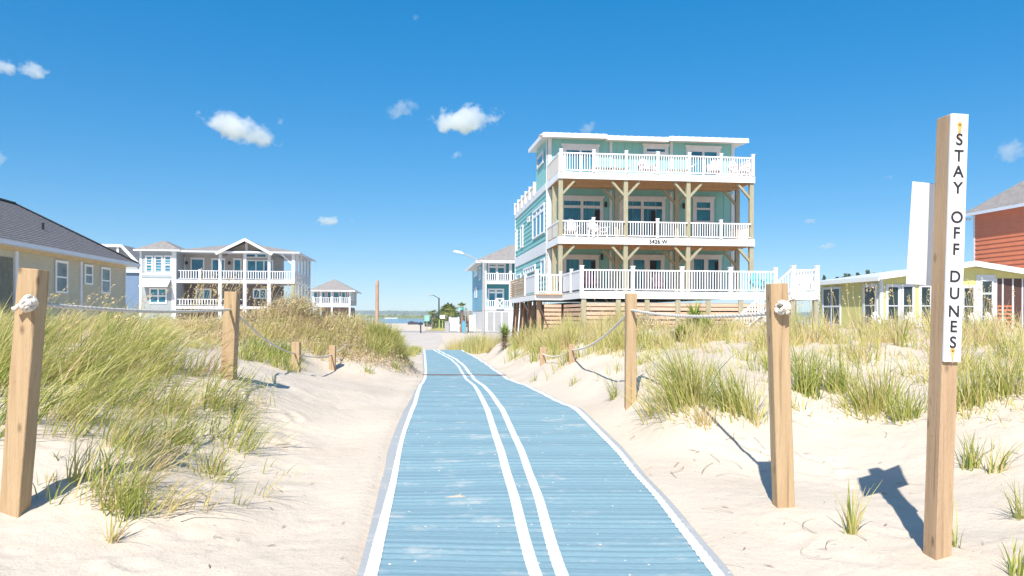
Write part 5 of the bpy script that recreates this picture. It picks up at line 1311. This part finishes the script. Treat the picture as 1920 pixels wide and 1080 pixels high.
tuft(1822, 880, 60, .10, .34, (-.05, 0), .45, .5, 'thin tuft standing alone right of the sign post')
tuft(1868, 890, 30, .10, .34, (.35, 0), .7, .65, 'very thin bent tuft beside the lone one right of the sign post')
tuft(1598, 1005, 34, .05, .38, (.05, 0), .55, .38, 'small green tuft on bare sand left of the sign post foot')
tuft(1788, 1025, 18, .05, .34, (.0, .1), .4, .4, 'few blades growing at the foot of the sign post')
tuft(1912, 975, 26, .06, .3, (-.4, 0), .7, .55, 'sparse tuft cut by the right edge of the photo')
tuft(1905, 1080, 24, .06, .26, (.1, 0), .6, .4, 'tuft cut by the lower right corner of the photo')
tuft(1152, 748, 26, .08, .38, (-.2, 0), .4, .42, 'thin tuft on the sand left of the square right post')
tuft(1075, 722, 22, .12, .2, (0, 0), .5, .45, 'sparse short tuft near the right edge of the mat')
tuft(1000, 716, 14, .1, .2, (0, 0), .5, .5, 'a few blades beside the mat edge below the grass stub')
tuft(232, 975, 70, .14, .42, (.15, -.05), .65, .42, 'leafy tuft right of the leaning left post')
tuft(210, 1018, 26, .05, .24, (.25, -.1), .7, .85, 'dry orange tuft nearest the lower left corner')
tuft(150, 900, 50, .14, .4, (.3, 0), .6, .5, 'tuft at the shadow of the leaning left post')
tuft(400, 890, 46, .16, .36, (.2, 0), .7, .55, 'tuft at the end of the left dune nearest the mat')
tuft(330, 830, 120, .26, .45, (.5, 0), .7, .45, 'wide wind blown tuft at the front of the left dune')
tuft(690, 700, 40, .2, .25, (0, 0), .7, .5, 'short sparse tuft on the sand in front of the mound')
tuft(742, 692, 40, .2, .3, (0, 0), .7, .45, 'low tuft close to the left edge of the mat')
# grass at the mat end of the mound
sp = []
for c in scatter(690, 786, 625, 672, 60):
    if offmat(*c, .05): sp.append((c, 60, .3, .42, (.3, 0), .7, .42))
for c in scatter(430, 780, 592, 640, 130):
    if offmat(*c, .05): sp.append((c, 34, .35, rng.uniform(.22, .45), (.3, 0), .9, rng.uniform(.6, 1.05)))
for c in scatter(560, 780, 630, 670, 50):
    if offmat(*c, .05): sp.append((c, 34, .3, rng.uniform(.2, .4), (.3, 0), .8, rng.uniform(.4, .85)))
field('mound_grass', sp, 'dry and green grass growing through the brush of the left mound', seg=3)
# brush of small leaves and twigs
def brush(name, regions, label):
    C, Rn = [], []
    B, Hh, Ww, D, bn, rn = [], [], [], [], [], []
    for (px0, px1, py0, py1, n, per, hh, tone) in regions:
        for c in scatter(px0, px1, py0, py1, n):
            if not offmat(*c): continue
            q = rng.normal(size=(per, 3))*[.26, .26, 0]; q[:, 0] += c[0]; q[:, 1] += c[1]
            h_ = hh*rng.uniform(.5, 1.15); q[:, 2] = ground(q[:, 0], q[:, 1])+rng.uniform(0, 1, per)**.8*h_*np.exp(-((q[:, 0]-c[0])**2+(q[:, 1]-c[1])**2)/.16)
            C.append(q); Rn.append(np.clip(rng.normal(tone+rng.normal(0, .12), .18, per), 0, 1))
            k = per//8; a = rng.uniform(0, 6.28, k); b = np.stack([c[0]+rng.normal(0, .15, k), c[1]+rng.normal(0, .15, k)], 1)
            B.append(np.concatenate([b, ground(b[:, 0], b[:, 1])[:, None]], 1)); Hh.append(h_*rng.uniform(.6, 1.35, k)); Ww.append(np.full(k, .012)); D.append(np.stack([np.cos(a), np.sin(a)], 1)*.8); bn.append(rng.uniform(-.3, .3, k)); rn.append(rng.uniform(0, .45, k))
    C = np.concatenate(C); o = leaves(name, C, .032, np.concatenate(Rn), M['brush']); tag(o, label, kind='stuff')
    o2 = blades('twigs', np.concatenate(B), np.concatenate(Hh), np.concatenate(Ww), np.concatenate(D), np.concatenate(bn), np.concatenate(rn), M['brush'], o, 2)
    return o
brush('dune_brush', [(440, 770, 592, 625, 150, 80, .28, .48), (480, 600, 600, 640, 16, 60, .28, .4), (600, 780, 615, 665, 55, 80, .26, .45), (640, 760, 650, 685, 22, 70, .26, .35), (470, 560, 590, 600, 18, 110, .5, .45), (300, 450, 600, 640, 40, 70, .22, .5)],
      'brown and olive brush covering the left mound')
brush('verge_brush', [(850, 980, 600, 640, 90, 110, .45, .3), (980, 1250, 596, 620, 110, 110, .45, .4), (1250, 1920, 596, 618, 150, 110, .4, .4)], 'purplish brown brush below the right hand houses')
# rounded bush on top of the mound
x, y = hit(545, 600); t = empty('bush', (x, y, gz(x, y)), 0, 'rounded brown twiggy bush on the highest point of the left mound', 'bush')
C = crown_pts(3600, [((0, 0, .28), (.62, .5, .26)), ((.3, 0, .25), (.5, .4, .2)), ((-.45, .1, .18), (.4, .4, .18)), ((.18, 0, .48), (.22, .22, .12))])
leaves('foliage', C, .026, np.clip(rng.normal(.45, .22, len(C)), 0, 1), M['brush'], t)
k = 260; a = rng.uniform(0, 6.28, k); blades('twigs', np.stack([rng.normal(0, .2, k), rng.normal(0, .2, k), np.zeros(k)], 1), rng.uniform(.35, .7, k), np.full(k, .012), np.stack([np.cos(a), np.sin(a)], 1), rng.uniform(-.2, .3, k), rng.uniform(0, .4, k), M['brush'], t, 2)
# tall seed stalks of sea oats
def stalks(cs, n, h, lean, label):
    B = []; Hh = []; D = []
    for c in cs:
        k = rng.integers(1, n+1); b = np.stack([c[0]+rng.normal(0, .15, k), c[1]+rng.normal(0, .15, k)], 1); B.append(np.concatenate([b, ground(b[:, 0], b[:, 1])[:, None]], 1))
        Hh.append(h*rng.uniform(.7, 1.15, k)); D.append(np.stack([np.full(k, lean[0])+rng.normal(0, .15, k), rng.normal(lean[1], .1, k)], 1))
    B, Hh, D = map(np.concatenate, (B, Hh, D)); k = len(B)
    o = blades('sea_oats_grass', B, Hh, np.full(k, .009), D, np.full(k, .25), rng.uniform(.75, 1, k), M['grass'], None, 6); tag(o, label, kind='stuff')
    T = []
    for j in range(10):
        t_ = .78+.022*j; T.append(np.stack([B[:, 0]+D[:, 0]*(t_*.45+.25*t_*t_)*Hh, B[:, 1]+D[:, 1]*(t_*.45+.25*t_*t_)*Hh, B[:, 2]+Hh*(t_-.125*np.linalg.norm(D, axis=1)*t_**3)], 1)+rng.normal(0, .008, (k, 3)))
    T = np.concatenate(T); leaves('seed_heads', T, .02, rng.uniform(.8, 1, len(T)), M['grass'], o)
stalks(scatter(330, 560, 600, 630, 60), 3, 1.05, (.45, 0), 'tan sea oat stalks in front of the grey house')
stalks(scatter(0, 250, 605, 700, 20), 2, .85, (.9, 0), 'long arching stalks over the left dune')
stalks(scatter(1480, 1920, 605, 640, 50), 3, .85, (-.15, 0), 'pale stalks in front of the yellow bungalow')
stalks(scatter(980, 1150, 605, 640, 16), 2, .95, (-.3, 0), 'pale stalks below the turquoise house')
# dry litter on the sand
sp = []; V = []; Fc = []
for _ in range(170):
    px, py = rng.choice([rng.uniform(300, 780), rng.uniform(1150, 1920)]), rng.uniform(720, 1075); x, y = hit(px, py)
    if not offmat(x, y, .05): continue
    L = rng.uniform(.008, .05); a = rng.uniform(0, 3.14); z = gz(x, y)+.006; dx, dy = math.cos(a)*L, math.sin(a)*L; b = len(V)
    V += [(x-dx, y-dy, z), (x+dy*.09, y-dx*.09, z+.006), (x+dx, y+dy, z+.004), (x-dy*.09, y+dx*.09, z+.006)]; Fc.append((b, b+1, b+2, b+3))
o_ = []
for px, py in [(random.uniform(1180, 1900), random.uniform(760, 900)) for _ in range(34)] + [(random.uniform(250, 560), random.uniform(800, 960)) for _ in range(22)] + [(random.uniform(1150, 1750), random.uniform(900, 1060)) for _ in range(10)]:
    x, y = hit(px, py); a = random.uniform(0, 6.28); cu_ = random.uniform(-9, 9); st = .02; wd_ = random.uniform(.0012, .0028); b = len(V); n_s = random.randint(6, 20)
    for i in range(n_s):
        z = gz(x, y)+.005+.012*math.sin(math.pi*i/(n_s-1)); V += [(x-math.sin(a)*wd_, y+math.cos(a)*wd_, z), (x+math.sin(a)*wd_, y-math.cos(a)*wd_, z+.001)]
        if i: Fc.append((b+2*i-2, b+2*i-1, b+2*i+1, b+2*i))
        x += math.cos(a)*st; y += math.sin(a)*st; a += cu_*st
o = mesh_obj('debris', V, np.array(Fc), mat('dry stems', (.34, .24, .16), .9, .2)); tag(o, 'scattered dry stems and bits of weed on the sand', kind='stuff')

# ------------------------------------------------------------------ clouds
def cloud(px, py, wpx, hpx, dens, label, rot=0.0, seed=0, wisp=0.0):
    d = 700; c = at(px, py, d); sx, sz = wpx*.9*d/F_PX/2, hpx*.85*d/F_PX/2
    import bmesh
    bm = bmesh.new(); bmesh.ops.create_icosphere(bm, subdivisions=3, radius=1.0); me = bpy.data.meshes.new('cloud'); bm.to_mesh(me); bm.free()
    o = bpy.data.objects.new('cloud', me); COL.objects.link(o); o.location = c; o.scale = (sx*1.25, sx*.8, sz*1.35); o.rotation_euler = (0, rot, 0)
    m = bpy.data.materials.new('cloud vapour'); m.use_nodes = True; t = m.node_tree; t.nodes.clear()
    out = nn(t, 'ShaderNodeOutputMaterial'); pv = nn(t, 'ShaderNodeVolumePrincipled'); pv.inputs['Color'].default_value = (1, 1, 1, 1); pv.inputs['Anisotropy'].default_value = .2
    tc = nn(t, 'ShaderNodeTexCoord'); ln = nn(t, 'ShaderNodeVectorMath', operation='LENGTH'); t.links.new(tc.outputs['Object'], ln.inputs[0])
    mp = nn(t, 'ShaderNodeMapping'); mp.inputs['Location'].default_value = (seed*3.7, seed*1.3, seed*2.1); mp.inputs['Scale'].default_value = (sx/max(sz, 1)*.8, 1.0, .9); t.links.new(tc.outputs['Object'], mp.inputs[0])
    no = nn(t, 'ShaderNodeTexNoise'); no.inputs['Scale'].default_value = 1.15+1.6*wisp; no.inputs['Detail'].default_value = 5; no.inputs['Roughness'].default_value = .58; t.links.new(mp.outputs[0], no.inputs['Vector'])
    a = nn(t, 'ShaderNodeMath', operation='MULTIPLY_ADD'); a.inputs[1].default_value = -.55-.1*wisp; a.inputs[2].default_value = .10-.06*wisp; t.links.new(ln.outputs['Value'], a.inputs[0])
    s = nn(t, 'ShaderNodeMath', operation='ADD'); t.links.new(no.outputs['Fac'], s.inputs[0]); t.links.new(a.outputs[0], s.inputs[1])
    mr = nn(t, 'ShaderNodeMapRange'); mr.inputs['From Min'].default_value = .22; mr.inputs['From Max'].default_value = .36+.1*wisp; mr.inputs['To Max'].default_value = dens; t.links.new(s.outputs[0], mr.inputs['Value'])
    t.links.new(mr.outputs[0], pv.inputs['Density']); t.links.new(pv.outputs[0], out.inputs['Volume']); me.materials.append(m)
    return tag(o, label, 'cloud', 'small white clouds')
for a in ((447, 242, 160, 62, .12, 'long white cloud sloping down to the right above the grey house', .30, 1),
          (872, 226, 150, 56, .12, 'brightest white cloud left of the turquoise house roof', -.05, 2),
          (752, 205, 90, 46, .045, 'thin wispy cloud just left of the brightest one', -.35, 3, .6),
          (526, 227, 22, 20, .06, 'tiny wisp right of the long sloping cloud', 0, 4, .4),
          (855, 291, 30, 18, .07, 'tiny cloud below the brightest one', -.3, 5, .3),
          (615, 414, 54, 24, .12, 'small low cloud right of the grey house gable', 0, 6),
          (660, 414, 18, 22, .012, 'faint wisp beside the small low cloud', -.6, 7, .5),
          (62, 133, 66, 38, .11, 'ragged cloud near the left edge, the right lump', .1, 8, .2),
          (12, 126, 56, 36, .11, 'ragged cloud cut by the left edge of the sky', .1, 9, .2),
          (0, 300, 30, 40, .07, 'cloud half cut by the left edge above the bungalow roof', 0, 10),
          (1103, 240, 50, 30, .06, 'wisp rising behind the turquoise house roof', -.6, 11, .4),
          (1893, 284, 80, 60, .055, 'torn wispy cloud at the right edge above the red house', -.5, 12, .5),
          (1520, 415, 30, 14, .08, 'tiny white cloud, the upper of two between house and sign', 0, 13),
          (1551, 461, 38, 16, .08, 'tiny white cloud just above the yellow bungalow', -.15, 14),
          (779, 33, 18, 14, .04, 'tiny cloud at the very top of the sky', 0, 15),
          (1668, 332, 26, 10, .02, 'faint streak of cloud left of the notice board', 0, 16)):
    cloud(*a)

# ------------------------------------------------------------------ sea air
mb = MB(); mb.box(-2600, 2600, -75, 3500, -6, 14.5); hz = mb.build('haze', None)
hm = bpy.data.materials.new('sea haze'); hm.use_nodes = True; t = hm.node_tree; t.nodes.clear()
out = nn(t, 'ShaderNodeOutputMaterial'); pv = nn(t, 'ShaderNodeVolumePrincipled'); pv.inputs['Color'].default_value = (.86, .92, 1, 1)
pv.inputs['Density'].default_value = .00035; t.links.new(pv.outputs[0], out.inputs['Volume'])
hz.data.materials.clear(); hz.data.materials.append(hm); tag(hz, 'thin sea haze over the whole scene', kind='stuff')
